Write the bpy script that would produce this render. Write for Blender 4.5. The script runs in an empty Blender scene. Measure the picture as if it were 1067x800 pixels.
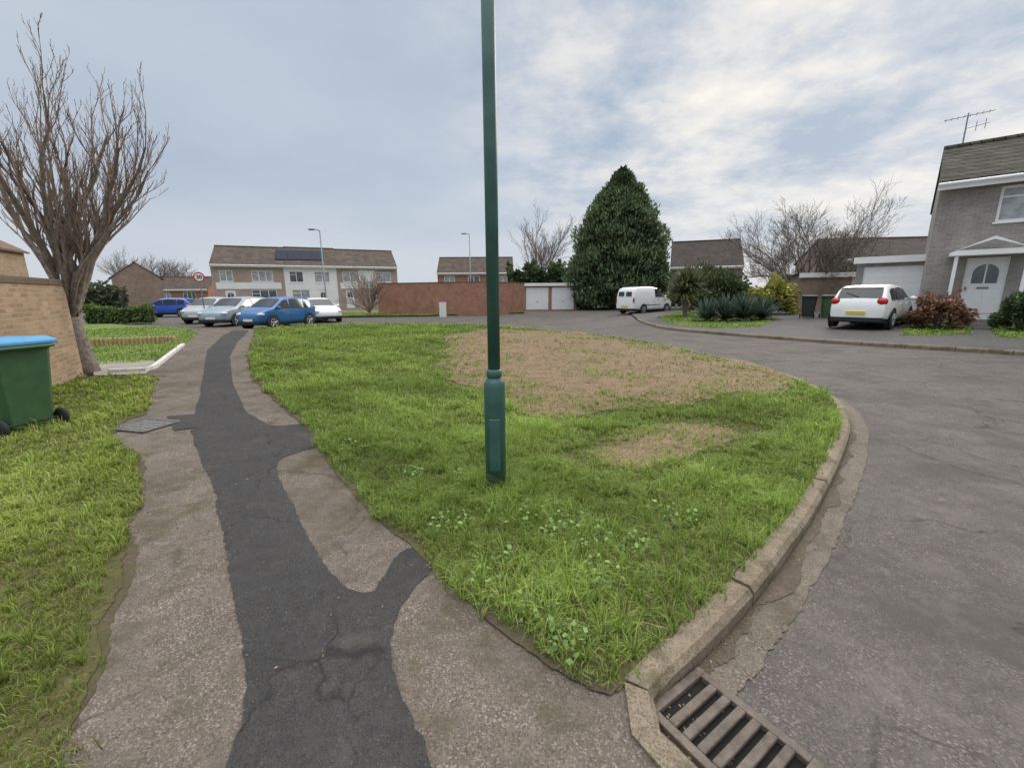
import bpy, bmesh, math, random
import numpy as np
from mathutils import Vector, Matrix
from mathutils.geometry import delaunay_2d_cdt
R=math.radians
scene=bpy.context.scene
COL=scene.collection
F=440.0; H=1.5; PITCH=math.atan(94/440.0); ROLL=R(0.45)
CR=Matrix.Rotation(math.pi/2-PITCH,3,'X') @ Matrix.Rotation(-ROLL,3,'Z')
def T(x): return 0.03*min(max(x-5.0,0.0),15.0)
def G(px,py,z=0.0):
    d=CR @ Vector(((px-533.5)/F,-(py-400.0)/F,-1.0)); zz=z; x=0;t=1
    for _ in range(8):
        t=(zz-H)/d.z; x=d.x*t; zz=z+T(x)
    return (d.x*t,d.y*t)
def W(pts,z=0.0): return [G(a,b,z) for a,b in pts]
def at(px,Y,z=0.3):
    return (px-533.5)/F*(Y*math.cos(PITCH)-(z-H)*math.sin(PITCH))

# ---------------------------------------------------------------- materials
def nmat(name):
    m=bpy.data.materials.new(name); m.use_nodes=True; nt=m.node_tree
    b=nt.nodes['Principled BSDF']; return m,nt,b
def N(nt,t,**kw):
    n=nt.nodes.new(t)
    for k,v in kw.items(): setattr(n,k,v)
    return n
def ramp(nt,fac,stops):
    r=N(nt,'ShaderNodeValToRGB'); e=r.color_ramp.elements
    while len(e)<len(stops): e.new(0.5)
    for i,(p,c) in enumerate(stops):
        e[i].position=p; e[i].color=(c[0],c[1],c[2],1) if not isinstance(c,(int,float)) else (c,c,c,1)
    nt.links.new(fac,r.inputs['Fac']); return r.outputs['Color']
def noise(nt,vec,scale,detail=4,rough=.55):
    n=N(nt,'ShaderNodeTexNoise'); n.inputs['Scale'].default_value=scale; n.inputs['Detail'].default_value=detail
    n.inputs['Roughness'].default_value=rough
    if vec is not None: nt.links.new(vec,n.inputs['Vector'])
    return n.outputs['Fac']
def mixc(nt,fac,a,b,mode='MIX'):
    m=N(nt,'ShaderNodeMix',data_type='RGBA',blend_type=mode)
    for sock,val in ((m.inputs[0],fac),(m.inputs[6],a),(m.inputs[7],b)):
        if hasattr(val,'is_linked'): nt.links.new(val,sock)
        elif isinstance(val,(int,float)): sock.default_value=val
        else: sock.default_value=(val[0],val[1],val[2],1)
    return m.outputs[2]
def bump(nt,b,hgt,strength,dist=.01):
    n=N(nt,'ShaderNodeBump'); n.inputs['Strength'].default_value=strength; n.inputs['Distance'].default_value=dist
    nt.links.new(hgt,n.inputs['Height']); nt.links.new(n.outputs['Normal'],b.inputs['Normal'])
def coords(nt): return N(nt,'ShaderNodeTexCoord').outputs['Object']
def mul(c,k): return tuple(min(1,x*k) for x in c)
def simple(name,col,rough=.6,var=.15,scale=6,metal=0,bmp=0,spec=.4,coat=0):
    m,nt,b=nmat(name); v=coords(nt)
    nf=noise(nt,v,scale,5)
    nt.links.new(ramp(nt,nf,[(.3,mul(col,1-var)),(.7,mul(col,1+var))]),b.inputs['Base Color'])
    b.inputs['Roughness'].default_value=rough; b.inputs['Metallic'].default_value=metal
    b.inputs['Specular IOR Level'].default_value=spec; b.inputs['Coat Weight'].default_value=coat
    if bmp: bump(nt,b,noise(nt,v,scale*8,4),bmp,.01)
    return m
def aggregate(name,base,dark,specks,sscale,stain=.5,stains=1.3,rough=.9,bmp=.4,speckamt=.15,moss=None,mossamt=.7,mosspos=.56,blotch=None,crack=0,crackamt=.8,crackw=.018,bscale=.9):
    m,nt,b=nmat(name); v=coords(nt)
    big=noise(nt,v,stains,7,.66); mid=noise(nt,v,14,6,.65)
    c=ramp(nt,big,[(.34,dark),(.60,base)])
    c2=ramp(nt,mid,[(.3,mul(base,.6)),(.7,mul(base,1.22))])
    c=mixc(nt,.5,c,c2)
    vo=N(nt,'ShaderNodeTexVoronoi'); vo.inputs['Scale'].default_value=sscale; nt.links.new(v,vo.inputs['Vector'])
    s=N(nt,'ShaderNodeSeparateColor'); nt.links.new(vo.outputs['Color'],s.inputs[0])
    f=ramp(nt,s.outputs[0],[(1-speckamt-.10,0.0),(1-speckamt+.05,.85)])
    f=mixc(nt,ramp(nt,noise(nt,v,3.7,5,.6),[(.35,.85),(.65,0.0)]),f,(0,0,0))
    c=mixc(nt,f,c,mixc(nt,s.outputs[1],specks[0],specks[1]))
    f2=ramp(nt,s.outputs[2],[(.70,0.0),(.85,.55)])
    c=mixc(nt,f2,c,mul(dark,.6))
    if blotch:
        bf=ramp(nt,noise(nt,v,bscale,8,.72),[(.48,0.0),(.62,.75)]); c=mixc(nt,bf,c,blotch)
    if moss:
        mf=ramp(nt,noise(nt,v,2.3,8,.74),[(mosspos,0.0),(mosspos+.15,mossamt)])
        c=mixc(nt,mf,c,moss)
    hm=N(nt,'ShaderNodeMath',operation='ADD'); nt.links.new(vo.outputs['Distance'],hm.inputs[0]); nt.links.new(noise(nt,v,60,4),hm.inputs[1])
    hout=hm.outputs[0]
    if crack:
        nv=N(nt,'ShaderNodeTexNoise'); nv.inputs['Scale'].default_value=3.5; nv.inputs['Detail'].default_value=7; nt.links.new(v,nv.inputs['Vector'])
        sc=N(nt,'ShaderNodeVectorMath',operation='MULTIPLY_ADD'); nt.links.new(nv.outputs['Color'],sc.inputs[0]); sc.inputs[1].default_value=(.5,.5,0); nt.links.new(v,sc.inputs[2])
        vc=N(nt,'ShaderNodeTexVoronoi',feature='DISTANCE_TO_EDGE'); vc.inputs['Scale'].default_value=crack; nt.links.new(sc.outputs[0],vc.inputs['Vector'])
        cl=ramp(nt,vc.outputs['Distance'],[(.0,1.0),(crackw*crack,0.0)])
        mk=ramp(nt,noise(nt,v,.8,4,.55),[(.42,0.0),(.54,crackamt)])
        cf=mixc(nt,1.0,cl,mk,'MULTIPLY')
        c=mixc(nt,cf,c,mul(dark,.3))
    nt.links.new(c,b.inputs['Base Color']); b.inputs['Roughness'].default_value=rough
    b.inputs['Specular IOR Level'].default_value=.2
    bump(nt,b,hout,bmp,.005)
    return m
def brick(name,c1,c2,mortar,bw=.225,rh=.075,ms=.009,var=.25,bmp=.4,zs=1.0):
    m,nt,b=nmat(name); v=coords(nt)
    s=N(nt,'ShaderNodeSeparateXYZ'); nt.links.new(v,s.inputs[0])
    a=N(nt,'ShaderNodeMath',operation='ADD'); nt.links.new(s.outputs[0],a.inputs[0]); nt.links.new(s.outputs[1],a.inputs[1])
    z=N(nt,'ShaderNodeMath',operation='MULTIPLY'); nt.links.new(s.outputs[2],z.inputs[0]); z.inputs[1].default_value=zs
    cb=N(nt,'ShaderNodeCombineXYZ'); nt.links.new(a.outputs[0],cb.inputs[0]); nt.links.new(z.outputs[0],cb.inputs[1])
    t=N(nt,'ShaderNodeTexBrick'); nt.links.new(cb.outputs[0],t.inputs['Vector'])
    t.inputs['Scale'].default_value=1; t.inputs['Brick Width'].default_value=bw; t.inputs['Row Height'].default_value=rh
    t.inputs['Mortar Size'].default_value=ms; t.inputs['Mortar Smooth'].default_value=.2
    t.inputs['Color1'].default_value=(*c1,1); t.inputs['Color2'].default_value=(*c2,1); t.inputs['Mortar'].default_value=(*mortar,1)
    nf=ramp(nt,noise(nt,v,1.6,6,.6),[(.3,1-var),(.7,1+var*.5)])
    nt.links.new(mixc(nt,1.0,t.outputs['Color'],nf,'MULTIPLY'),b.inputs['Base Color'])
    b.inputs['Roughness'].default_value=.88; b.inputs['Specular IOR Level'].default_value=.25
    inv=N(nt,'ShaderNodeMath',operation='SUBTRACT'); inv.inputs[0].default_value=1; nt.links.new(t.outputs['Fac'],inv.inputs[1])
    bump(nt,b,inv.outputs[0],bmp,.01)
    return m
def leafmat(name,trans=.25,rough=.6,spec=.25):
    m,nt,b=nmat(name)
    a=N(nt,'ShaderNodeAttribute',attribute_name='Col')
    nt.links.new(a.outputs['Color'],b.inputs['Base Color']); b.inputs['Roughness'].default_value=rough
    b.inputs['Specular IOR Level'].default_value=spec
    tr=N(nt,'ShaderNodeBsdfTranslucent'); nt.links.new(a.outputs['Color'],tr.inputs['Color'])
    mx=N(nt,'ShaderNodeMixShader'); mx.inputs[0].default_value=trans
    nt.links.new(b.outputs[0],mx.inputs[1]); nt.links.new(tr.outputs[0],mx.inputs[2])
    nt.links.new(mx.outputs[0],nt.nodes['Material Output'].inputs['Surface'])
    return m

M={}
M['road']=aggregate('worn_road_asphalt',(.132,.117,.105),(.084,.074,.067),((.29,.255,.225),(.195,.175,.155)),140,stains=.55,speckamt=.17,bmp=.6,moss=(.172,.153,.136),mossamt=.65,mosspos=.54,blotch=(.078,.069,.062),crack=.6,crackamt=.6,crackw=.018)
M['pave']=aggregate('old_pavement_asphalt',(.168,.138,.115),(.100,.082,.066),((.43,.365,.32),(.28,.22,.185)),165,stains=1.3,speckamt=.22,bmp=.55,moss=(.078,.066,.034),mossamt=.85,mosspos=.50,blotch=(.098,.080,.063),crack=.7,crackamt=.6)
M['dark']=aggregate('patched_dark_asphalt',(.062,.059,.058),(.040,.038,.037),((.15,.14,.13),(.10,.095,.088)),210,stains=1.0,speckamt=.10,bmp=.5,moss=(.105,.092,.08),mossamt=.6,mosspos=.54,crack=.9,crackamt=.6,crackw=.013)
M['drive']=aggregate('grey_drive_asphalt',(.12,.112,.107),(.085,.08,.078),((.19,.18,.17),(.16,.15,.14)),60,stains=.6,speckamt=.12)
M['kerb']=aggregate('weathered_kerb_concrete',(.28,.225,.165),(.14,.11,.073),((.37,.32,.26),(.31,.26,.2)),150,stains=2.2,speckamt=.12,bmp=.6,moss=(.082,.074,.036),mossamt=.85,mosspos=.51)
M['gutter']=aggregate('gutter_concrete',(.185,.155,.125),(.105,.086,.07),((.34,.29,.24),(.26,.22,.18)),150,stains=2.0,speckamt=.18,bmp=.6,moss=(.09,.074,.052),mossamt=.8,mosspos=.51)
M['soil']=aggregate('soil_and_moss',(.11,.095,.04),(.075,.08,.028),((.14,.12,.06),(.11,.09,.05)),70,stains=2.5,speckamt=.15,bmp=.8,moss=(.09,.12,.027))
M['mud']=aggregate('muddy_edge',(.115,.088,.06),(.075,.06,.04),((.18,.14,.1),(.14,.10,.075)),130,stains=3,speckamt=.12,bmp=.8,moss=(.08,.085,.028),mosspos=.47,mossamt=.85)
M['silt']=aggregate('gutter_silt',(.125,.098,.070),(.085,.068,.048),((.19,.15,.11),(.15,.12,.09)),130,stains=3,speckamt=.12,bmp=.8,moss=(.15,.12,.09),mosspos=.52)
M['dirt']=aggregate('bare_dirt',(.265,.178,.112),(.160,.108,.068),((.35,.26,.18),(.26,.18,.118)),60,stains=1.4,speckamt=.14,bmp=1.0,moss=(.125,.115,.05),mosspos=.53,mossamt=.8,blotch=(.125,.086,.055),bscale=3.2)
M['ground']=simple('far_ground',(.12,.12,.06),.9,.3,.3)
M['lawnbase']=simple('lawn_base',(.12,.165,.035),.9,.3,1.5)
M['concrete']=aggregate('pale_concrete',(.36,.33,.28),(.24,.22,.18),((.45,.42,.36),(.4,.36,.3)),60,stains=2,speckamt=.15)
M['edge']=simple('white_edging',(.60,.58,.54),.8,.25,8,bmp=.3)
M['green']=simple('green_post_paint',(.046,.118,.104),.45,.25,6,spec=.45,bmp=.06)
M['grey_metal']=simple('galvanised_grey',(.22,.24,.25),.5,.15,6,metal=.4)
M['iron']=simple('weathered_iron',(.150,.122,.100),.8,.4,18,metal=.15,bmp=.6)
M['pit_shade']=simple('painted_pit_shade',(.006,.006,.005),.9,.2,5)  # near-black colour standing in for the shade inside the drain
M['cover']=simple('grey_cover_iron',(.17,.165,.16),.7,.3,25,metal=.2,bmp=.6)
M['yellowbrick']=brick('yellow_brown_brick',(.46,.315,.195),(.31,.20,.115),(.38,.31,.23),var=.22,ms=.012)
M['coping']=brick('dark_coping_brick',(.17,.115,.082),(.13,.09,.066),(.19,.155,.12),bw=.075,rh=.3)
M['redbrick']=brick('red_brown_brick',(.44,.20,.13),(.34,.145,.095),(.34,.26,.21))
M['pinkbrick']=brick('pinkish_brown_brick',(.50,.375,.305),(.42,.30,.24),(.44,.37,.31),var=.15)
M['brownbrick']=brick('brown_brick',(.34,.245,.19),(.28,.195,.155),(.33,.27,.22))
M['greybrick']=brick('grey_brick',(.335,.305,.285),(.255,.235,.225),(.38,.355,.325))
M['rooftile']=brick('brown_roof_tile',(.150,.112,.092),(.114,.088,.074),(.05,.04,.035),bw=.3,rh=.2,ms=.018,var=.35)
M['darkroof']=brick('dark_brown_roof_tile',(.098,.078,.067),(.075,.061,.054),(.035,.03,.027),bw=.3,rh=.2,ms=.018,var=.35)
M['mossroof']=brick('mossy_roof_tile',(.095,.09,.065),(.07,.066,.055),(.022,.022,.018),bw=.3,rh=.2,ms=.022,var=.55)
M['tanroof']=brick('tan_roof_tile',(.24,.155,.11),(.19,.125,.09),(.07,.06,.05),bw=.3,rh=.2,ms=.018)
M['white']=simple('white_paint',(.86,.86,.85),.45,.04,3)
M['render']=simple('white_render',(.86,.86,.85),.8,.05,2)
M['upvc']=simple('white_plastic_frame',(.86,.86,.85),.35,.03,3)
M['glass']=simple('window_glass',(.07,.08,.09),.08,.5,1.5,spec=.8)
M['curtain']=simple('net_curtain_glass',(.36,.37,.38),.15,.4,3,spec=.6)
M['carglass']=simple('car_glass',(.016,.018,.02),.06,.3,2,spec=.6)
M['solar']=simple('solar_panel',(.012,.018,.036),.55,.2,3,spec=.15)
M['black']=simple('black_plastic',(.022,.022,.023),.55,.2,8)
M['tyre']=simple('tyre_rubber',(.028,.028,.028),.85,.2,10)
M['rim']=simple('alloy_rim',(.45,.46,.47),.35,.1,8,metal=.6)
M['red']=simple('red_lamp',(.45,.012,.012),.2,.15,8,spec=.6)
M['lamp']=simple('clear_lamp',(.55,.57,.6),.12,.15,9,spec=.7)
M['plate_y']=simple('yellow_plate',(.70,.50,.05),.4,.05,8)
M['plate_w']=simple('white_plate',(.75,.75,.73),.4,.05,8)
def paint(n,c): return simple(n,c,.28,.04,3,spec=.5,coat=.6)
M['p_white']=paint('white_car_paint',(.84,.84,.84)); M['p_blue']=paint('blue_car_paint',(.016,.12,.31))
M['p_royal']=paint('royal_blue_car_paint',(.02,.10,.50)); M['p_silver']=paint('silver_car_paint',(.36,.39,.42))
M['p_grey']=paint('silver_grey_car_paint',(.27,.33,.39))
M['bin_green']=simple('green_bin_plastic',(.052,.115,.050),.55,.18,6)
M['bin_dark']=simple('dark_bin_plastic',(.025,.032,.028),.5,.15,6)
M['bin_blue']=simple('blue_lid_plastic',(.085,.29,.53),.5,.12,6)
M['bark']=simple('grey_brown_bark',(.23,.185,.155),.9,.45,14,bmp=.9)
M['twig']=simple('brown_twigs',(.26,.195,.16),.9,.3,5)
M['twigdark']=simple('dark_grey_twigs',(.19,.16,.14),.9,.3,5)
M['wood']=simple('pale_wood',(.44,.31,.17),.85,.3,10,bmp=.3)
M['deadwood']=simple('dead_twig',(.17,.12,.08),.9,.3,10)
M['cabinet']=simple('pale_cabinet',(.74,.74,.71),.7,.08,8)
M['sign_red']=simple('sign_red',(.6,.015,.02),.4,.05,5); M['sign_white']=simple('sign_white',(.85,.85,.85),.4,.03,5)
M['sign_black']=simple('sign_black',(.01,.01,.01),.4,.05,5)
M['grass']=leafmat('grass_blades',.35); M['leaf']=leafmat('foliage_leaves',.22)
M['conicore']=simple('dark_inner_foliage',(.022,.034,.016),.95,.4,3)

# ---------------------------------------------------------------- mesh helpers
class MB:
    def __init__(s): s.v=[]; s.f=[]
    def add(s,vs,fs):
        o=len(s.v); s.v+=[tuple(v) for v in vs]; s.f+=[tuple(i+o for i in f) for f in fs]; return s
    def box(s,x0,x1,y0,y1,z0,z1):
        return s.add([(x0,y0,z0),(x1,y0,z0),(x1,y1,z0),(x0,y1,z0),(x0,y0,z1),(x1,y0,z1),(x1,y1,z1),(x0,y1,z1)],
            [(0,3,2,1),(4,5,6,7),(0,1,5,4),(1,2,6,5),(2,3,7,6),(3,0,4,7)])
    def quad(s,*p): return s.add(p,[tuple(range(len(p)))])
    def tube(s,pts,rs,n=6,cap=True):
        pts=[Vector(p) for p in pts]; vs=[]; fs=[]
        for i,p in enumerate(pts):
            d=(pts[min(i+1,len(pts)-1)]-pts[max(i-1,0)])
            if d.length<1e-9: d=Vector((0,0,1))
            d.normalize(); a=d.orthogonal() if abs(d.z)<.95 else d.cross(Vector((0,1,0)))
            a.normalize(); b=d.cross(a)
            for k in range(n):
                t=2*math.pi*k/n; vs.append(p+(a*math.cos(t)+b*math.sin(t))*rs[i])
        for i in range(len(pts)-1):
            for k in range(n):
                k2=(k+1)%n; fs.append((i*n+k,i*n+k2,(i+1)*n+k2,(i+1)*n+k))
        if cap: fs.append(tuple(range(n))[::-1]); fs.append(tuple((len(pts)-1)*n+k for k in range(n)))
        return s.add(vs,fs)
    def lathe(s,prof,n=24,c=(0,0,0),mtx=None,cap=True):
        vs=[];fs=[]
        for r,z in prof:
            for k in range(n):
                t=2*math.pi*k/n; v=Vector((r*math.cos(t),r*math.sin(t),z))
                if mtx: v=mtx@v
                vs.append((v.x+c[0],v.y+c[1],v.z+c[2]))
        for i in range(len(prof)-1):
            for k in range(n):
                k2=(k+1)%n; fs.append((i*n+k,i*n+k2,(i+1)*n+k2,(i+1)*n+k))
        if cap: fs.append(tuple(range(n))[::-1]); fs.append(tuple((len(prof)-1)*n+k for k in range(n)))
        return s.add(vs,fs)
    def ball(s,c,r,n=10,m=6):
        prof=[(max(.001,math.sin(math.pi*i/m)),-math.cos(math.pi*i/m)) for i in range(m+1)]
        return s.lathe(prof,n,c,Matrix.Diagonal(Vector(r)))
    def build(s,name,mat,parent=None,smooth=False,bevel=0,sub=0):
        me=bpy.data.meshes.new(name); me.from_pydata(s.v,[],s.f); me.update()
        if smooth: me.polygons.foreach_set('use_smooth',[True]*len(me.polygons))
        o=bpy.data.objects.new(name,me); COL.objects.link(o); me.materials.append(mat)
        if parent: o.parent=parent
        if bevel:
            b=o.modifiers.new('bevel','BEVEL'); b.width=bevel; b.segments=2; b.limit_method='ANGLE'
        if sub:
            b=o.modifiers.new('sub','SUBSURF'); b.levels=sub; b.render_levels=sub
        return o
def tag(o,label=None,cat=None,group=None,kind=None):
    if label: o['label']=label
    if cat: o['category']=cat
    if group: o['group']=group
    if kind: o['kind']=kind
    return o
def thing(name,label,cat,loc=(0,0,0),rotz=0,group=None):
    o=bpy.data.objects.new(name,None); COL.objects.link(o); o.location=loc; o.rotation_euler=(0,0,rotz)
    o.empty_display_size=.2
    return tag(o,label,cat,group)
def npmesh(name,V,loops,starts,mat,parent=None,cols=None,smooth=False):
    me=bpy.data.meshes.new(name)
    me.vertices.add(len(V)); me.vertices.foreach_set('co',V.astype(np.float32).ravel())
    me.loops.add(len(loops)); me.loops.foreach_set('vertex_index',loops.astype(np.int32))
    me.polygons.add(len(starts)); me.polygons.foreach_set('loop_start',starts.astype(np.int32))
    me.update(calc_edges=True); me.validate()
    if cols is not None:
        a=me.color_attributes.new('Col','FLOAT_COLOR','POINT')
        c=np.ones((len(V),4),np.float32); c[:,:3]=cols; a.data.foreach_set('color',c.ravel())
    if smooth: me.polygons.foreach_set('use_smooth',np.ones(len(starts),bool))
    me.materials.append(mat)
    o=bpy.data.objects.new(name,me); COL.objects.link(o)
    if parent: o.parent=parent
    return o
def chaikin(p,it=2,closed=False):
    for _ in range(it):
        q=[]; n=len(p)
        if not closed: q.append(p[0])
        for i in range(n if closed else n-1):
            a=p[i]; b=p[(i+1)%n]
            q.append((a[0]*.75+b[0]*.25,a[1]*.75+b[1]*.25)); q.append((a[0]*.25+b[0]*.75,a[1]*.25+b[1]*.75))
        if not closed: q.append(p[-1])
        p=q
    return p
def rag(poly,amp,step,seed=1,closed=True,maxseg=80):
    rnd=random.Random(seed); out=[]; n=len(poly)
    for i in range(n if closed else n-1):
        a=poly[i]; b=poly[(i+1)%n]; L=math.hypot(b[0]-a[0],b[1]-a[1]); k=max(1,min(maxseg,int(L/step)))
        aa=min(amp,.35*L/k)
        for j in range(k):
            t=j/k; out.append((a[0]+(b[0]-a[0])*t+rnd.uniform(-aa,aa),a[1]+(b[1]-a[1])*t+rnd.uniform(-aa,aa)))
    if not closed: out.append(poly[-1])
    return out
def worn(pl,big,seed,fine=.008,step=.3,fstep=.035):
    """wavy worn outline: slow wander plus a fine crumbly edge"""
    return rag(chaikin(rag(pl,big,step,seed,closed=False),2),fine,fstep,seed+50,closed=False)
def sheet(name,poly,z,mat,kind='structure',label=None):
    vl=[Vector((x,y)) for x,y in poly]
    res=delaunay_2d_cdt(vl,[],[list(range(len(vl)))],1,1e-5)
    bm=bmesh.new(); vs=[bm.verts.new((v.x,v.y,0)) for v in res[0]]
    for f in res[2]:
        try: bm.faces.new([vs[i] for i in f])
        except ValueError: pass
    for xc in (5.0,20.0):
        bmesh.ops.bisect_plane(bm,geom=bm.verts[:]+bm.edges[:]+bm.faces[:],plane_co=(xc,0,0),plane_no=(1,0,0))
    for v in bm.verts: v.co.z=z+T(v.co.x)
    bm.normal_update()
    for f in bm.faces:
        if f.normal.z<0: f.normal_flip()
    me=bpy.data.meshes.new(name); bm.to_mesh(me); bm.free(); me.materials.append(mat)
    o=bpy.data.objects.new(name,me); COL.objects.link(o); o['kind']=kind
    return o
def inpoly(P,poly):
    x=P[:,0]; y=P[:,1]; c=np.zeros(len(P),bool); n=len(poly)
    for i in range(n):
        x1,y1=poly[i]; x2,y2=poly[(i+1)%n]
        cond=((y1>y)!=(y2>y)); c^=cond&(x<(x2-x1)*(y-y1)/(y2-y1+1e-12)+x1)
    return c
def offset(pl,d):
    out=[]
    for i,p in enumerate(pl):
        a=pl[max(i-1,0)]; b=pl[min(i+1,len(pl)-1)]; dx=b[0]-a[0]; dy=b[1]-a[1]; L=math.hypot(dx,dy) or 1
        out.append((p[0]-dy/L*d,p[1]+dx/L*d))
    return out
def grow_poly(pl,k):
    c=np.mean(np.array(pl),0); return [(c[0]+(p[0]-c[0])*k,c[1]+(p[1]-c[1])*k) for p in pl]
def resample(pl,step):
    out=[pl[0]]; acc=0
    for a,b in zip(pl,pl[1:]):
        L=math.hypot(b[0]-a[0],b[1]-a[1]); s=step-acc
        while s<=L and L>0:
            t=s/L; out.append((a[0]+(b[0]-a[0])*t,a[1]+(b[1]-a[1])*t)); s+=step
        acc=(acc+L)%step
    return out

# ---------------------------------------------------------------- ground
RZ=-.09
S=900
sheet('ground',[(-S,-S),(S,-S),(S,S),(-S,S)],-.14,M['ground'])
sheet('road',[(-60,-9),(34,-9),(34,32.5),(12,38),(12,52),(0,52),(0,36),(-60,36)],RZ,M['road'])
kpx=[(745,815),(706,775),(668,738),(690,712),(725,680),(765,640),(800,600),(850,530),(880,470),(889,437),(872,412),(830,392),(760,374),(680,357),(600,346),(500,338.5),(400,337),(310,339),(262,343)]
K=W(kpx); K=[(K[0][0]+(K[0][0]-K[1][0])*4,K[0][1]+(K[0][1]-K[1][1])*4)]+K
K=chaikin(K,2)
def kerb(name,pl,width=.125,stone=.9,step=.15,gap=.012,side=1):
    pl=resample(pl,step); inn=offset(pl,width*side); mid=offset(pl,.024*side)
    mb=MB(); per=max(1,int(stone/step)); i=0; rnd=random.Random(5)
    while i<len(pl)-1:
        j=min(i+per,len(pl)-1); dz=rnd.uniform(-.004,.006)
        vs=[];fs=[]
        for k in range(i,j+1):
            f=gap/step if k==j else 0; jz=dz+rnd.uniform(-.003,.003); je=rnd.uniform(-.006,.004)
            def P(a,z):
                q=a[k] if k<j else (a[k][0]+(a[k-1][0]-a[k][0])*f,a[k][1]+(a[k-1][1]-a[k][1])*f)
                return (q[0],q[1],z+T(q[0]))
            vs+=[P(inn,-.1),P(inn,.012+jz),P(mid,.013+jz+je*.5),P(pl,-.016+jz+je),P(pl,-.13)]
        n=j-i+1
        for a in range(n-1):
            for b in range(4):
                fs.append((a*5+b,(a+1)*5+b,(a+1)*5+b+1,a*5+b+1))
        fs.append((0,1,2,3,4)); fs.append(tuple((n-1)*5+b for b in (4,3,2,1,0)))
        mb.add(vs,fs); i=j
    o=mb.build(name,M['kerb']); o['kind']='structure'; return o
kerb('kerb',K,width=.115)
KI=offset(K,.10)
tip=G(664,714)
i0=min(range(len(KI)),key=lambda i:(KI[i][0]-tip[0])**2+(KI[i][1]-tip[1])**2)
while KI[i0][1]<G(664,708)[1]: i0+=1
pe=[(266,343),(257,370),(263,395),(298,428),(330,455),(338,480),(395,545),(440,577),(472,614),(545,674),(600,713),(645,722)]
PE=W(pe)
island=KI[i0:]+rag(chaikin(PE,1),.012,.08,3,closed=False)
sheet('island_soil',island,.008,M['soil'])
mo=worn(W([(266,343),(258,371),(264,396),(300,429),(330,455.5),(338.5,479),(395,545),(439,578),(471,615),(543,676),(597,714),(636,726)]),.06,8,fine=.014,step=.22)
mi=chaikin(W([(275,343),(268,370),(280,395),(315,424),(345,452),(350,476),(410,540),(456,568),(490,606),(560,664),(612,700),(650,712)]),1)
sheet('mud_edge',mo+mi[::-1],.0105,M['mud'])
pav=W([(212,342.5),(266,342.5),(285,372),(300,400),(330,425),(360,460),(420,540),(470,570),(520,620),(600,690),(655,718),(660,738),(700,777),(738,815)])+[(1.6,-.2),(2.4,-3),(-9,-3),(-9,3.5)]+W([(60,470),(100,420),(150,380),(190,360),(206,346)])
sheet('pavement',pav,0.0,M['pave'])
strip=[(242,800),(250,760),(262,720),(252,660),(240,600),(232,550),(222,505),(205,470),(199,450),(206,420),(211,395),(216,365),(232,350),(243,344),(260,344),(248,356),(239,372),(243,400),(257,430),(285,445),(330,440),(345,462),(300,474),(287,482),(294,505),(318,555),(352,606),(384,622),(400,600),(413,577),(425,572),(455,566),(458,592),(436,606),(412,640),(402,680),(420,730),(450,790),(458,815)]
SP=W(strip); SP=SP+[(G(458,815)[0]+.1,-.5),(G(242,800)[0]+.02,-.5)]
sheet('asphalt_strip',rag(chaikin(rag(SP,.012,.25,31),1,True),.007,.03,4),.005,M['dark'])
sheet('asphalt_patch',rag(W([(174,434),(204,432),(206,446),(182,449)]),.01,.08,6),.0085,M['dark'])
gk=[i for i in range(len(K)) if K[i][1]<G(0,415)[1]]
KG=K[gk[0]:gk[-1]+1]
sheet('gutter',offset(KG,-.004)+worn(offset(KG,-.17)[::-1],.016,2,fine=.008,step=.2),RZ+.006,M['gutter'])
KS=[p for p in KG if p[1]>G(0,690)[1]]
sheet('gutter_silt',offset(KS,-.003)+worn(offset(KS,-.055)[::-1],.05,77,fine=.012,step=.16),RZ+.0105,M['silt'])
# bare dirt
D1=W([(472,349),(505,343),(600,346.5),(680,359),(760,377),(826,396),(800,408),(735,404),(700,420),(640,426),(575,432),(520,415),(478,402),(464,378)])
D2=W([(610,471),(655,457),(688,443),(742,446),(784,455),(755,470),(705,481),(640,485)])
D1=chaikin(rag(D1,.34,.7,11),2,True); D2=chaikin(rag(D2,.16,.3,12),2,True)
sheet('dirt_patch',rag(grow_poly(D1,1.02),.09,.14,61),.016,M['dirt']); sheet('dirt_patch_small',rag(grow_poly(D2,1.06),.04,.06,62),.016,M['dirt'])
# left verge & gardens
vb=[(52,815),(95,700),(122,610),(143,520),(146,475),(122,455),(126,438),(152,432),(163,395)]
VB=worn(W(vb),.05,14,fine=.012)
VG=[(-1.35,-1.5)]+VB+W([(150,391),(92,393)])+[(-13,8.3),(-13,-1.5)]
sheet('verge_soil',VG,.0095,M['soil'])
vo_=[(62,815),(102,700),(128,610),(148,520),(151,480)]
sheet('mud_edge_left',[(-1.30,-1.2)]+worn(W(vo_),.06,41,fine=.015,step=.22)+W([(130,480),(110,560),(90,650),(40,815)])+[(-1.6,-1.2)],.004,M['mud'])
GD=W([(166,376),(190,361),(207,347),(190,342),(100,337),(0,336)])+[(-40,22),(-40,9),(-9.3,9.3)]
sheet('garden_soil',GD,.008,M['lawnbase'])
sheet('garden_path',W([(96,378),(150,375),(168,378),(152,390),(98,392)]),.014,M['concrete'])
FV=W([(352,329.5),(440,328.5),(548,325.5)])+[(1.0,37),(-16,37)]
sheet('far_verge',FV,.0,M['lawnbase'])
rk=W([(664,333),(682,339),(700,342),(760,347),(800,350),(900,357),(1000,362.5),(1090,368)])
e=rk[-1]; rk=rk+[(e[0]+6,e[1]-5.5)]
rk=chaikin(rk,2)
kerb('kerb_right',rk,step=.3)
RP=offset(rk,.06)
sheet('drive_pavement',RP+[(60,2),(60,60),(14,60),(10.5,40)],0.0,M['drive'])
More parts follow.
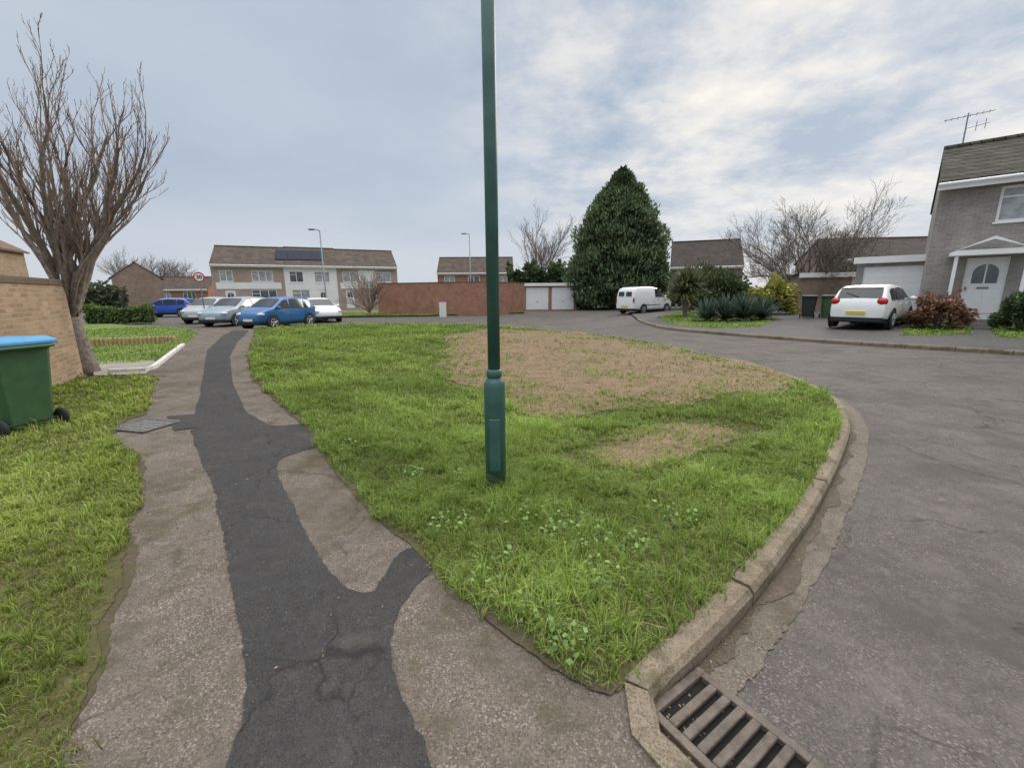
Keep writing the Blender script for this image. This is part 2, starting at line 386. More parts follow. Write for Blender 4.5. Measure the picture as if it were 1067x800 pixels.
lawns=[W([(944,337),(1008,336),(1014,349),(938,350)]),W([(1032,340),(1110,343),(1115,355),(1036,352)]),W([(684,331),(722,322),(812,331),(792,341),(740,342),(700,338.5)])]
for i,l in enumerate(lawns): sheet('front_lawn',chaikin(l,2,True),.008,M['lawnbase'])

# ---------------------------------------------------------------- grass
def patch(P,s,seed=0):
    x=P[:,0]*s+seed; y=P[:,1]*s-seed*.7
    return (np.sin(x*1.7+1.3*np.sin(y*1.1))+np.sin(y*2.3+1.7*np.sin(x*.9+2))+np.sin((x+y)*3.1+np.sin(x*2.7))*.6)/2.6
def grass(name,polys,seed,hbase,keep=None,dmax=9000,dref=3.6,tint=(1,1,1),yellow=.2,wmul=1,rings=None,hmod=None):
    rng=np.random.default_rng(seed); out=[]
    allv=np.array([p for q in polys for p in q]); lo=allv.min(0); hi=allv.max(0)
    bands=rings or [0,2.5,3.6,4.6,6,8,11,15,20,28,45]
    for a,b in zip(bands,bands[1:]):
        l=np.maximum(lo,[-b,-b]); h=np.minimum(hi,[b,b]); sz=h-l
        if (sz<=0).any(): continue
        rho=dmax*min(1,(dref/((a+b)/2))**2)
        n=int(sz[0]*sz[1]*rho); P=l+rng.random((n,2))*sz
        d=np.hypot(P[:,0],P[:,1]); P=P[(d>=a)&(d<b)]
        m=np.zeros(len(P),bool)
        for q in polys: m|=inpoly(P,q)
        out.append(P[m])
    P=np.concatenate(out)
    if keep is not None: P=P[keep(P,rng)]
    n=len(P); d=np.hypot(P[:,0],P[:,1])
    cs=np.where(d<8,.11,.22)[:,None]; cell=np.floor(P/cs); hsh=np.sin(cell[:,0]*12.9898+cell[:,1]*78.233+seed)*43758.5453
    hx=hsh-np.floor(hsh); hs2=np.sin(cell[:,0]*39.425+cell[:,1]*11.135+seed)*24634.6345; hy=hs2-np.floor(hs2)
    cen=(cell+.2+.6*np.stack([hx,hy],1))*cs; tuft=(rng.random(n)<.5)&(hx>.35)
    Q=cen+(P-cen)*.38; outv=(P-cen)
    P=np.where(tuft[:,None],Q,P)
    p1=patch(P,2.2,seed); p2=patch(P,.8,seed+3); p3=patch(P,7.0,seed+5)
    h=hbase*(.45+.8*rng.random(n))*(1+.4*p1+.25*p3)*np.where(tuft,1.1+.7*hy,.85)
    if hmod is not None: h=h*hmod(P)
    w=.0019*wmul*np.maximum(1,d/2.6)*(.7+.6*rng.random(n))
    ang=np.where(tuft,np.arctan2(outv[:,1],outv[:,0])+rng.normal(0,.5,n),rng.random(n)*2*np.pi+p3); lean=.3+.85*rng.random(n)**1.1
    wa=rng.random(n)*2*np.pi
    ld=np.stack([np.cos(ang),np.sin(ang)],1); wd=np.stack([np.cos(wa),np.sin(wa)],1)
    z0=np.array([T(x) for x in P[:,0]])+.006
    V=np.zeros((n,5,3))
    V[:,0,:2]=P-wd*w[:,None]; V[:,1,:2]=P+wd*w[:,None]; V[:,0,2]=V[:,1,2]=z0
    m=P+ld*(lean*h*.35)[:,None]
    V[:,2,:2]=m-wd*(w*.8)[:,None]; V[:,3,:2]=m+wd*(w*.8)[:,None]; V[:,2,2]=V[:,3,2]=z0+h*.6
    V[:,4,:2]=P+ld*(lean*h)[:,None]; V[:,4,2]=z0+h*(1-.4*lean)
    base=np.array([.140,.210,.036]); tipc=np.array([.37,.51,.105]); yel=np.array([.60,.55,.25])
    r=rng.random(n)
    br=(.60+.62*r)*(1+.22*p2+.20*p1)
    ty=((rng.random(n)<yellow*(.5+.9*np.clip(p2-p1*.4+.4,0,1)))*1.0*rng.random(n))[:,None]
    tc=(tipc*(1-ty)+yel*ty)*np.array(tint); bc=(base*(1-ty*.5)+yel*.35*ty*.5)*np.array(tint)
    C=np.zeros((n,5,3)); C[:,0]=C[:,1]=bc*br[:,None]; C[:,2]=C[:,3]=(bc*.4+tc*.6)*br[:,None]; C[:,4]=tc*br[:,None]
    o=(np.arange(n)*5)[:,None]
    loops=(o+np.array([[0,1,3,2,2,3,4]])).ravel(); starts=((np.arange(n)*7)[:,None]+np.array([[0,4]])).ravel()
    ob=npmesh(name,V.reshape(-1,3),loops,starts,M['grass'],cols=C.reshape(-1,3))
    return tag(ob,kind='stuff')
grow=worn(W([(268,343.5),(259.5,370),(265,395),(301,427),(332.5,455),(340,479),(397,545),(443,576),(475,612),(547,672),(602,710),(648,718)]),.10,21,fine=.03,step=.2)
gi=KI[i0:]+grow
D1g=grow_poly(D1,1.08); D2g=grow_poly(D2,1.45); D2h=[(x*.93,y*.93) for x,y in grow_poly(D2,1.3)]
def keepi(P,rng):
    sp_=np.stack([patch(P,5,1),patch(P,5,2)],1); sq=np.stack([patch(P,2.3,6),patch(P,2.1,7)],1)
    q=P+.22*sp_+.45*sq+rng.normal(0,.42,(len(P),2)); q2=P+.09*sp_+.14*sq+rng.normal(0,.14,(len(P),2))
    m=inpoly(q,D1)|inpoly(q2,D2)
    pm=patch(P,1.6,9); pf=patch(P,5.5,4); pg=patch(P,9.0,14)
    thin=np.where(m,.035+.20*(pm>.4)+.22*((pf>.5)&(pm>-.3))+.22*(pg>.72),np.clip(.8+.4*pm,.3,1.0))
    return rng.random(len(P))<thin
def hmodi(P):
    f=np.ones(len(P)); f=np.where(inpoly(P,D1g),.55,f); f=np.where(inpoly(P,D2g)|inpoly(P,D2h),.5,f); return f
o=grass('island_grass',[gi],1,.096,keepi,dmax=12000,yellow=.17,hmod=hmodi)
tag(o,'bright green rough grass on the kerbed island around the green post','grass')
vb2=[(50,815),(93,700),(121,610),(142,520),(145,475),(122,457),(125,437),(151,431),(161,395)]
vg2=[(-1.45,-.5)]+worn(W(vb2),.11,23,fine=.03,step=.18)+W([(146,392),(97,394)])+[(-8.7,8.3),(-9,5),(-6,-.5)]
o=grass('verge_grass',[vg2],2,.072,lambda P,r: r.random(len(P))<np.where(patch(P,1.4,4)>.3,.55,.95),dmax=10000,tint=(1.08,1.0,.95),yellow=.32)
tag(o,'yellowish green grass verge on the left beside the pavement','grass')
o=grass('garden_grass',[GD],3,.07,dmax=5000,yellow=.2,rings=[7,9,11,15,20,28])
tag(o,'short garden grass behind the low wooden edging','grass')
o=grass('lawn_grass',[l for l in lawns]+[FV],4,.07,dmax=5000,yellow=.1,rings=[9,11,15,20,28,40])
tag(o,'mown lawns in front of the far houses and walls','grass')
def leaves_np(name,C,size,mat,parent=None,cols=None,aspect=.55,up=0.0,seed=0,kind=None):
    rng=np.random.default_rng(seed); n=len(C)
    a=rng.normal(size=(n,3)); a[:,2]*=(1-up); a/=np.linalg.norm(a,axis=1)[:,None]
    b=rng.normal(size=(n,3)); b[:,2]*=(1-up); b-=a*(a*b).sum(1)[:,None]; b/=np.linalg.norm(b,axis=1)[:,None]
    s=(size*(.6+.8*rng.random(n)))[:,None]
    V=np.stack([C-a*s,C+b*s*aspect,C+a*s,C-b*s*aspect],1)
    loops=np.arange(n*4); starts=np.arange(n)*4
    cc=np.repeat(cols,4,axis=0) if cols is not None else None
    return npmesh(name,V.reshape(-1,3),loops,starts,mat,parent,cc)
rng=np.random.default_rng(7); pts=[]
for px,py,rr,n in [(470,552,.14,60),(430,498,.09,30),(600,560,.20,90),(655,572,.14,50),(590,680,.10,45),(520,600,.2,40),(560,640,.16,40),(700,545,.16,40),(575,548,.2,60),(365,470,.12,24),(540,540,.2,50),(625,610,.15,40),(480,500,.12,30)]:
    c=G(px,py); t=rng.random(n)*6.28; q=rr*np.sqrt(rng.random(n))
    pts.append(np.stack([c[0]+q*np.cos(t),c[1]+q*np.sin(t),.045+.055*rng.random(n)],1))
P=np.concatenate(pts); k=len(P)
wc=np.array([.25,.38,.13])*(.55+.8*rng.random(k))[:,None]
tag(leaves_np('weed_leaves',P,.014,M['leaf'],cols=wc,aspect=.8,up=.5,seed=3),'low broad leaved weeds among the grass near the green post','weeds',kind='stuff')
n=900; P=np.stack([rng.uniform(-4,.6,n),rng.uniform(.8,8,n),np.full(n,.013)],1)
P=P[inpoly(P,pav)]
lk=np.array(KG); sel=rng.integers(0,len(lk)-1,260); f=rng.random((260,1)); gp_=lk[sel]*(1-f)+lk[sel+1]*f
nrm=np.array(offset(KG,-1))-lk; gp_=gp_+nrm[sel]*(.02+.16*rng.random((260,1))**1.6)
n=260; Rp=np.stack([rng.uniform(.8,7,n),rng.uniform(1,8,n),np.full(n,RZ+.010)],1); Rp=Rp[~inpoly(Rp,K+[(-30,22),(-30,-2)])]
dn=700; dv=np.array(D1); dp=dv.min(0)+rng.random((dn,2))*(dv.max(0)-dv.min(0)); dp=dp[inpoly(dp,D1)|inpoly(dp,D2)]
dz=np.array([T(x) for x in dp[:,0]])+.03
P=np.concatenate([P,np.concatenate([gp_,np.full((260,1),RZ+.014)],1),Rp])
lc=np.array([.30,.22,.13])*(.3+1.2*rng.random(len(P))**1.5)[:,None]
tag(leaves_np('leaf_litter',P,.0065,M['leaf'],cols=lc,up=.95,seed=4),'small dead leaves scattered over the worn pavement and gutter','leaves',kind='stuff')
dl=np.array([.40,.33,.20])*(.25+1.0*rng.random(len(dp)))[:,None]
tag(leaves_np('dead_grass_litter',np.concatenate([dp,dz[:,None]],1),.035,M['leaf'],cols=dl,aspect=.16,up=.8,seed=14),'dead straw and leaf litter lying over the bare soil of the island','litter',kind='stuff')
bb=np.array(D1+D2); n=9000
P=bb.min(0)+rng.random((n,2))*(bb.max(0)-bb.min(0)); P=P[(inpoly(P,D1)|inpoly(P,D2))][:4200]; n=len(P)
s=(.008+.038*rng.random(n)**3); oc=np.array([(1,0,0),(0,1,0),(-1,0,0),(0,-1,0),(0,0,1)])
V=np.zeros((n,5,3)); jit=.6+.8*rng.random((n,5,1)); th=rng.random(n)*6.28
ox=oc[None,:,0]*np.cos(th)[:,None]-oc[None,:,1]*np.sin(th)[:,None]; oy=oc[None,:,0]*np.sin(th)[:,None]+oc[None,:,1]*np.cos(th)[:,None]
V[:,:,0]=P[:,None,0]+ox*s[:,None]*jit[:,:,0]; V[:,:,1]=P[:,None,1]+oy*s[:,None]*jit[:,:,0]
V[:,:,2]=.014+oc[None,:,2]*s[:,None]*.6*jit[:,:,0]+np.array([T(x) for x in P[:,0]])[:,None]
o5=(np.arange(n)*5)[:,None]
loops=(o5+np.array([[0,1,4,1,2,4,2,3,4,3,0,4]])).ravel(); starts=np.arange(n*4)*3
tag(npmesh('soil_clods',V.reshape(-1,3),loops,starts,M['dirt']),'crumbly brown clods lying on the bare soil of the island','soil',kind='stuff')
mb=MB(); rr=random.Random(3); c=G(1050,655,RZ)
for i in range(9):
    x=c[0]+rr.uniform(-.06,.3); y=c[1]+rr.uniform(-.06,.06); a=rr.uniform(-.9,.1); L=rr.uniform(.03,.10)
    mb.tube([(x,y,RZ+.008),(x+L*math.cos(a)*.5,y+L*math.sin(a)*.5+.008,RZ+.012),(x+L*math.cos(a),y+L*math.sin(a),RZ+.008)],[.002,.003,.0015],4)
tag(mb.build('twig_litter',M['deadwood']),'broken twigs lying on the road at the right edge','twigs',kind='stuff')

# ---------------------------------------------------------------- drain, cover
A=Vector((*G(672,745,RZ),0)); B=Vector((*G(724,702,RZ),0)); ab=(B-A); ang=math.atan2(ab.y,ab.x)
gl=thing('drain_grate','weathered iron road drain grate with parallel slots beside the kerb corner','drain',(A.x,A.y,RZ+.007),ang)
gw=.34; gd=.47
MB().quad((.02,-.02,.004),(gw-.02,-.02,.004),(gw-.02,-gd+.02,.004),(.02,-gd+.02,.004)).build('pit_shade',M['pit_shade'],gl)  # flat black plate under the bars, painted as the shade of the hole
fr=MB(); fr.box(0,gw,-.035,0,0,.026); fr.box(0,gw,-gd,-gd+.035,0,.026); fr.box(0,.035,-gd+.035,-.035,0,.026); fr.box(gw-.035,gw,-gd+.035,-.035,0,.026)
fr.build('frame',M['iron'],gl,bevel=.004)
nb=7; sp=(gd-.07)/nb
for i in range(1,nb):
    y=-.035-i*sp; MB().box(.036,gw-.036,y-.0165,y+.0165,.005,.028).build('bar',M['iron'],gl,bevel=.006)
c=G(152,444); cv=thing('inspection_cover','rectangular grey iron inspection cover where the left verge meets the pavement','cover',(c[0],c[1],.010),R(-14))
fr=MB(); fr.box(-.27,.27,-.22,-.195,0,.014); fr.box(-.27,.27,.195,.22,0,.014); fr.box(-.27,-.245,-.195,.195,0,.014); fr.box(.245,.27,-.195,.195,0,.014); fr.build('frame',M['cover'],cv)
ld=MB(); ld.box(-.24,.24,-.19,.19,0,.008)
for i in range(7):
    for j in range(5):
        x=-.21+i*.07; y=-.155+j*.0775; ld.box(x-.022,x+.022,y-.012,y+.012,.0085,.013)
ld.build('lid',M['cover'],cv)

# ---------------------------------------------------------------- lamp posts
b=G(517,512)
lp=thing('lamp_post','tall dark green steel lamp post with wider base standing in the grass island','lamp post',(b[0],b[1],0))
MB().lathe([(.078,-.2),(.078,.83),(.076,.86),(.066,.885),(.05,.90),(.05,.92)],32).build('base_section',M['green'],lp,smooth=True)
MB().lathe([(.0445,.915),(.0445,2.5),(.042,5.4)],24).build('shaft',M['green'],lp,smooth=True)
MB().lathe([(.05,.905),(.056,.91),(.056,.955),(.0455,.965)],24).build('collar',M['green'],lp,smooth=True)
dm=MB(); vs=[];fs=[]; nn=9
for i in range(nn):
    t=R(-118+i*7)
    for rr_,z in ((.0795,.2),(.0835,.205),(.0835,.60),(.0795,.605)): vs.append((rr_*math.cos(t),rr_*math.sin(t),z))
for i in range(nn-1):
    for k in range(3): fs.append((i*4+k,(i+1)*4+k,(i+1)*4+k+1,i*4+k+1))
fs+= [(0,1,2,3),tuple((nn-1)*4+k for k in (3,2,1,0))]
dm.add(vs,fs).build('access_door',M['green'],lp)
MB().tube([(0,0,5.38),(0,.1,5.5),(0,.35,5.55)],[.04,.035,.03],10).build('bracket',M['green'],lp)
MB().ball((0,.6,5.56),(.13,.32,.07)).build('lantern',M['grey_metal'],lp,smooth=True)
def small_lamp(px,Y,h,side,label):
    x=at(px,Y,1); r=thing('street_lamp',label,'street lamp',(x,Y,T(x)),0,'distant street lamps')
    MB().lathe([(.08,0),(.08,1.1),(.05,1.2),(.04,h)],12).build('pole',M['grey_metal'],r,smooth=True)
    MB().tube([(0,0,h-.02),(side*.2,-.05,h+.05),(side*.3,-.08,h+.06)],[.035,.03,.03],8).build('arm',M['grey_metal'],r)
    MB().ball((side*.5,-.1,h+.06),(.28,.12,.07)).build('lantern',M['grey_metal'],r,smooth=True)
small_lamp(341,31,5.9,-1,'grey street lamp rising in front of the white terraced house')
small_lamp(491.5,42,7.0,-1,'slim street lamp rising behind the long red brick wall')

# ---------------------------------------------------------------- bins
def wheelie(name,label,loc,rot,body,lid,group=None):
    r=thing(name,label,'bin',loc,rot,group)
    mb=MB(); lv=[(.22,.24,.06),(.235,.27,.3),(.27,.32,.9),(.275,.325,.93),(.295,.345,.935),(.295,.345,.975)]
    vs=[];fs=[]
    for a,bq,z in lv:
        c=.05
        for sx,sy in ((-1,-1),(1,-1),(1,1),(-1,1)):
            pts_=[(sx*a,sy*(bq-c)),(sx*(a-c),sy*bq)]
            if sx*sy<0: pts_=pts_[::-1]
            for p in pts_: vs.append((p[0],p[1]-.02*(z>.5),z))
    for i in range(len(lv)-1):
        for k in range(8): k2=(k+1)%8; fs.append((i*8+k,i*8+k2,(i+1)*8+k2,(i+1)*8+k))
    fs.append(tuple(range(8))[::-1]); fs.append(tuple((len(lv)-1)*8+k for k in range(8)))
    mb.add(vs,fs).build('body',body,r,bevel=.008)
    l=MB(); l.add([(-.31,-.40,.98),(.31,-.40,.98),(.31,.37,.98),(-.31,.37,.98),(-.31,-.40,1.02),(.31,-.40,1.02),(.31,.37,1.01),(-.31,.37,1.01),(-.26,-.34,1.065),(.26,-.34,1.065),(.25,.30,1.05),(-.25,.30,1.05)],
        [(0,3,2,1),(0,1,5,4),(1,2,6,5),(2,3,7,6),(3,0,4,7),(4,5,9,8),(5,6,10,9),(6,7,11,10),(7,4,8,11),(8,9,10,11)])
    l.build('lid',lid,r,bevel=.012)
    MB().tube([(-.25,-.41,.96),(.25,-.41,.96)],[.018,.018],8).build('handle',body,r)
    for s in (-1,1):
        mt=Matrix.Rotation(math.pi/2,4,'Y')
        w_=MB().lathe([(.03,-.025),(.085,-.025),(.1,-.012),(.1,.012),(.085,.025),(.03,.025)],16,(s*.27,-.24,.1),mt).build('wheel',M['tyre'],r,smooth=False)
        MB().lathe([(.05,-.03),(.05,.03)],12,(s*.27,-.24,.1),mt).build('hub',M['black'],w_)
    MB().tube([(-.25,-.24,.1),(.25,-.24,.1)],[.012,.012],6).build('axle',M['black'],r)
    return r
wb=G(46,440)
wheelie('wheelie_bin','green wheelie bin with a blue lid beside the yellow brick wall',(wb[0]+.02,wb[1]-.28,.006),R(78),M['bin_green'],M['bin_blue'])

# ---------------------------------------------------------------- walls
def wallthing(name,label,p0,p1,h,mat,cmat,th=.22,z=0,cop=.075):
    dx=p1[0]-p0[0]; dy=p1[1]-p0[1]; L=math.hypot(dx,dy)
    r=thing(name,label,'wall',(p0[0],p0[1],z),math.atan2(dy,dx))
    MB().box(0,L,-th/2,th/2,-.3,h-cop).build('brickwork',mat,r)
    MB().box(-.015,L+.015,-th/2-.02,th/2+.02,h-cop+.001,h).build('coping',cmat,r,bevel=.006)
    return r
wallthing('garden_wall','yellow brown brick garden wall behind the green bin on the left',(-6.75,5.05),(-8.55,8.15),1.82,M['yellowbrick'],M['coping'],cop=.11)
wc0=(at(510,32.0),32.0)
wallthing('boundary_wall','long low red brown brick wall across the road behind the island',(at(396,34.5),34.5),(wc0[0]-.13,wc0[1]+.02),2.3,M['redbrick'],M['coping'],z=.1)
wallthing('boundary_wall','short red brick wall angled back from the corner towards the white lock up doors',(wc0[0]+.02,wc0[1]),(at(546,36.5),36.5),2.29,M['redbrick'],M['coping'],z=.1)

# ---------------------------------------------------------------- houses
def opening(kind,r,x0,x1,z0,z1,pane,doorm):
    if kind=='window':
        f=MB(); t=.07; y0,y1=.03,.09
        f.box(x0,x1,y0,y1,z0,z0+t); f.box(x0,x1,y0,y1,z1-t,z1); f.box(x0,x0+t,y0,y1,z0+t,z1-t); f.box(x1-t,x1,y0,y1,z0+t,z1-t)
        nm=max(0,int(round((x1-x0)/.75))-1)
        for i in range(nm):
            xm=x0+(x1-x0)*(i+1)/(nm+1); f.box(xm-.035,xm+.035,y0+.005,y1-.005,z0+t,z1-t)
        f.box(x0+t,x0+(x1-x0)/(nm+1)-.036,y0+.005,y1-.005,z0+(z1-z0)*.68,z0+(z1-z0)*.68+.05)
        fo=f.build('window',M['upvc'],r)
        MB().quad((x0+.02,.075,z0+.02),(x1-.02,.075,z0+.02),(x1-.02,.075,z1-.02),(x0+.02,.075,z1-.02)).build('pane',pane,fo)
        MB().box(x0-.05,x1+.05,-.05,.028,z0-.05,z0-.002).build('sill',M['upvc'],fo)
    elif kind=='door':
        d=MB().box(x0+.005,x1-.005,.04,.09,z0,z1-.005)
        do=d.build('door',doorm,r)
        w=x1-x0; p=MB()
        for ax,bx in ((.14,.46),(.54,.86)):
            p.box(x0+w*ax,x0+w*bx,.026,.038,z0+.2,z0+.95)
        p.build('door_panel',doorm,do,bevel=.008)
        g=MB(); q=10; vs=[(x0+w*.2,.034,z0+1.2),(x0+w*.8,.034,z0+1.2)]+[(x0+w*.5+w*.3*math.cos(math.pi*i/q),.034,z0+1.55+.28*math.sin(math.pi*i/q)) for i in range(q+1)]
        g.add(vs,[tuple(range(len(vs)))]).build('glazing',M['glass'],do)
        MB().box(x0+w*.48,x0+w*.52,.028,.033,z0+1.2,z0+1.82).build('glazing_bar',doorm,do)
        MB().box(x0+w*.36,x0+w*.64,.02,.038,z0+1.02,z0+1.08).build('letter_plate',M['grey_metal'],do)
        MB().box(x0+.08,x0+.12,-.01,.038,z0+.98,z0+1.1).build('handle',M['grey_metal'],do)
    elif kind=='garage':
        d=MB().box(x0+.005,x1-.005,.05,.09,z0,z1-.005)
        n=9; hh=(z1-z0-.05)/n
        for i in range(n): d.box(x0+.05,x1-.05,.036,.0495,z0+.03+i*hh,z0+.03+i*hh+hh*.8)
        do=d.build('garage_door',M['white'],r)
        MB().box((x0+x1)/2-.08,(x0+x1)/2+.08,.01,.035,z0+.7,z0+.74).build('handle',M['black'],do)
def facade(mb,L,h,ops,depth=.1,zb=-.3):
    xs=sorted({0,L,*[o[1] for o in ops],*[o[2] for o in ops]}); zs=sorted({zb,h,*[o[3] for o in ops],*[o[4] for o in ops]})
    for a,b_ in zip(xs,xs[1:]):
        for c,d in zip(zs,zs[1:]):
            mx,mz=(a+b_)/2,(c+d)/2
            if any(o[1]<mx<o[2] and o[3]<mz<o[4] for o in ops): continue
            mb.quad((a,0,c),(b_,0,c),(b_,0,d),(a,0,d))
    for o in ops:
        _,a,b_,c,d=o[:5]
        mb.quad((a,0,c),(a,depth,c),(a,depth,d),(a,0,d)); mb.quad((b_,0,c),(b_,0,d),(b_,depth,d),(b_,depth,c))
        mb.quad((a,0,d),(a,depth,d),(b_,depth,d),(b_,0,d)); mb.quad((a,0,c),(b_,0,c),(b_,depth,c),(a,depth,c))
        mb.quad((a,depth,c),(b_,depth,c),(b_,depth,d),(a,depth,d))
def house(name,label,cat,loc,rotz,L,D,ev,rd,wallm,roofm,ops,group=None,oh=.28,pane=None,doorm=None,flat=False,gab=.06,chim=None):
    r=thing(name,label,cat,loc,rotz,group); pane=pane or M['glass']; doorm=doorm or M['white']
    mb=MB(); facade(mb,L,ev,ops); zb=-.3
    mb.quad((L,D,zb),(0,D,zb),(0,D,ev),(L,D,ev))
    if flat:
        mb.quad((0,D,zb),(0,0,zb),(0,0,ev),(0,D,ev)); mb.quad((L,0,zb),(L,D,zb),(L,D,ev),(L,0,ev))
    else:
        mb.quad((0,D,zb),(0,0,zb),(0,0,ev),(0,D/2,rd),(0,D,ev)); mb.quad((L,0,zb),(L,D,zb),(L,D,ev),(L,D/2,rd),(L,0,ev))
    mb.build('wall',wallm,r)
    if flat:
        MB().box(-.1,L+.1,-.14,D+.1,ev+.002,ev+.06).build('roof',M['black'],r)
        MB().box(-.12,L+.12,-.17,-.142,ev-.18,ev+.085).build('fascia',M['white'],r)
    else:
        sl=(rd-ev)/(D/2); t=.12; q=MB()
        def P(x,y,dz):
            yy=min(y,D-y); return (x,y,ev+yy*sl+.03+dz)
        for ya,yb in ((-oh,D/2),(D/2,D+oh)):
            q.add([P(-gab,ya,0),P(L+gab,ya,0),P(L+gab,yb,0),P(-gab,yb,0),P(-gab,ya,t),P(L+gab,ya,t),P(L+gab,yb,t),P(-gab,yb,t)],
                [(0,3,2,1),(4,5,6,7),(0,1,5,4),(1,2,6,5),(2,3,7,6),(3,0,4,7)])
        ro=q.build('roof',roofm,r)
        MB().tube([(-gab,D/2,rd+.14),(L+gab,D/2,rd+.14)],[.11,.11],8).build('ridge_tiles',roofm,ro)
        if chim: MB().box(chim-.35,chim+.35,D/2-.25,D/2+.25,rd-.3,rd+.8).build('chimney',wallm,ro)
        zg=ev-oh*sl
        MB().box(-gab,L+gab,-oh-.03,-oh-.002,zg-.14,zg+.10).build('fascia',M['white'],r)
        MB().tube([(-gab,-oh-.09,zg+.04),(L+gab,-oh-.09,zg+.04)],[.05,.05],8).build('gutter',M['upvc'],r)
    for o in ops: opening(o[0],r,o[1],o[2],o[3],o[4],o[5] if len(o)>5 else pane,doorm)
    return r
cur=M['curtain']
hz=.47
ru=R(-42.5)
h1=house('detached_house','grey brick two storey house with mossy roof at the right edge','house',(14.85,15.65,hz),ru,9,7,4.65,6.35,M['greybrick'],M['mossroof'],
  [('window',1.45,2.95,3.2,4.3,cur),('door',1.0,2.0,.05,2.1),('window',3.4,5.6,.9,2.2,cur),('window',4.4,6.2,3.2,4.3,cur)],oh=.35)
pc=MB(); ox_=-.12
pc.add([(x_+ox_,y_,z_) for x_,y_,z_ in [(.65,-.75,2.25),(2.55,-.75,2.25),(1.6,-.75,2.72),(.65,-.005,2.25),(2.55,-.005,2.25),(1.6,-.005,2.72),(.65,-.75,2.15),(2.55,-.75,2.15),(.65,-.005,2.15),(2.55,-.005,2.15)]],
 [(0,1,2),(0,2,5,3),(1,4,5,2),(6,7,1,0),(6,0,3,8),(7,9,4,1),(6,8,9,7)])
pco=pc.build('porch_canopy',M['white'],h1)
MB().box(.66,.75,-.68,-.59,-.1,2.148).build('canopy_post',M['white'],pco); MB().box(2.24,2.33,-.68,-.59,-.1,2.148).build('canopy_post',M['white'],pco)
MB().add([(.80+ox_,-.754,2.32),(2.40+ox_,-.754,2.32),(1.6+ox_,-.754,2.62)],[(0,1,2)]).build('canopy_gable',M['greybrick'],pco)
an=MB(); rz=6.35; an.tube([(.45,3.5,rz),(.45,3.5,rz+1.3)],[.025,.02],6); an.tube([(-.2,3.5,rz+1.18),(1.15,3.5,rz+1.22)],[.014,.014],5)
for i in range(8): an.tube([(-.15+i*.165,3.28,rz+1.182+i*.005),(-.15+i*.165,3.72,rz+1.182+i*.005)],[.008,.008],4)
an.tube([(.45,3.5,rz+.75),(1.05,3.2,rz+.75)],[.01,.01],4); an.tube([(.95,3.25,rz+.58),(.95,3.25,rz+.92)],[.01,.01],4); an.tube([(.72,3.36,rz+.58),(.72,3.36,rz+.92)],[.01,.01],4)
an.build('aerial',M['grey_metal'],h1)
house('single_garage','flat roofed garage with white door beside the grey brick house','garage',(15.0,18.95,.42),ru,2.7,5,2.4,2.4,M['greybrick'],None,[('garage',.25,2.5,.02,2.08)],flat=True)
xg=at(832,25.5,1)
house('brick_outbuilding','low brown flat roofed outbuilding behind the two dark bins','outbuilding',(xg,25.5,T(xg)),R(-20),4.4,4,2.1,2.1,M['brownbrick'],None,[('garage',2.5,4.1,.02,1.9)],flat=True)
x=at(872,37,3); house('brown_house','brown roofed house beyond the white hatchback and garage','house',(x,37,.35),R(-8),9.6,7,3.8,5.6,M['brownbrick'],M['darkroof'],[('window',1,3,2.1,3.2,cur),('window',4.5,6,2.1,3.2),('window',7.2,9,2.1,3.2,cur)])
x=at(699,46,3); house('gabled_house','brown roofed house just right of the large conifer','house',(x,46,.25),R(-20),6.8,8,3.9,6.6,M['brownbrick'],M['darkroof'],[('window',4,5.6,2.4,3.5,cur)])
x=at(457,66,3); house('distant_house','dark roofed brick house rising behind the long red wall','house',(x,66,0),R(2),11.5,7,4.7,7.0,M['redbrick'],M['rooftile'],[('window',1,2.6,3.1,4.2,cur),('window',4.6,6.4,3.1,4.2),('window',8.6,10.6,3.1,4.2,cur)])
x=at(546,40,1); house('garage_block','pair of lock up garages with white doors beside the brick wall','garage',(x,40,0),R(3),5.0,5,2.35,2.35,M['redbrick'],None,[('garage',.25,2.35,.02,2.05),('garage',2.65,4.75,.02,2.05)],flat=True)
P0=Vector((at(224,45,1.5),45,0)); P1=Vector((at(416,52.5,1.5),52.5,0)); tv=P1-P0; ta=math.atan2(tv.y,tv.x); tu=tv.normalized(); TL=tv.length
fr_=[0,.355,.64,1.0]
spec=[('brown brick left end house of the terrace beyond the parked cars','pinkbrick',[('window',.7,1.9,2.95,4.1,cur),('window',3.6,5.6,2.95,4.1,cur),('door',1.0,1.95,.02,2.1),('window',3.4,5.8,.8,2.1)]),
 ('white fronted middle house of the terrace with solar panels on its roof','render',[('window',.5,1.9,2.9,4.1),('window',3.0,4.6,2.9,4.1,cur),('window',.6,2.4,.8,2.1,cur),('door',3.3,4.2,.02,2.1)]),
 ('brown brick right end house of the terrace with white upper panels','pinkbrick',[('window',.6,2.2,2.95,4.1,cur),('window',4.2,6.0,2.95,4.1,cur),('door',.8,1.7,.02,2.1),('window',3.4,5.8,.8,2.1)])]
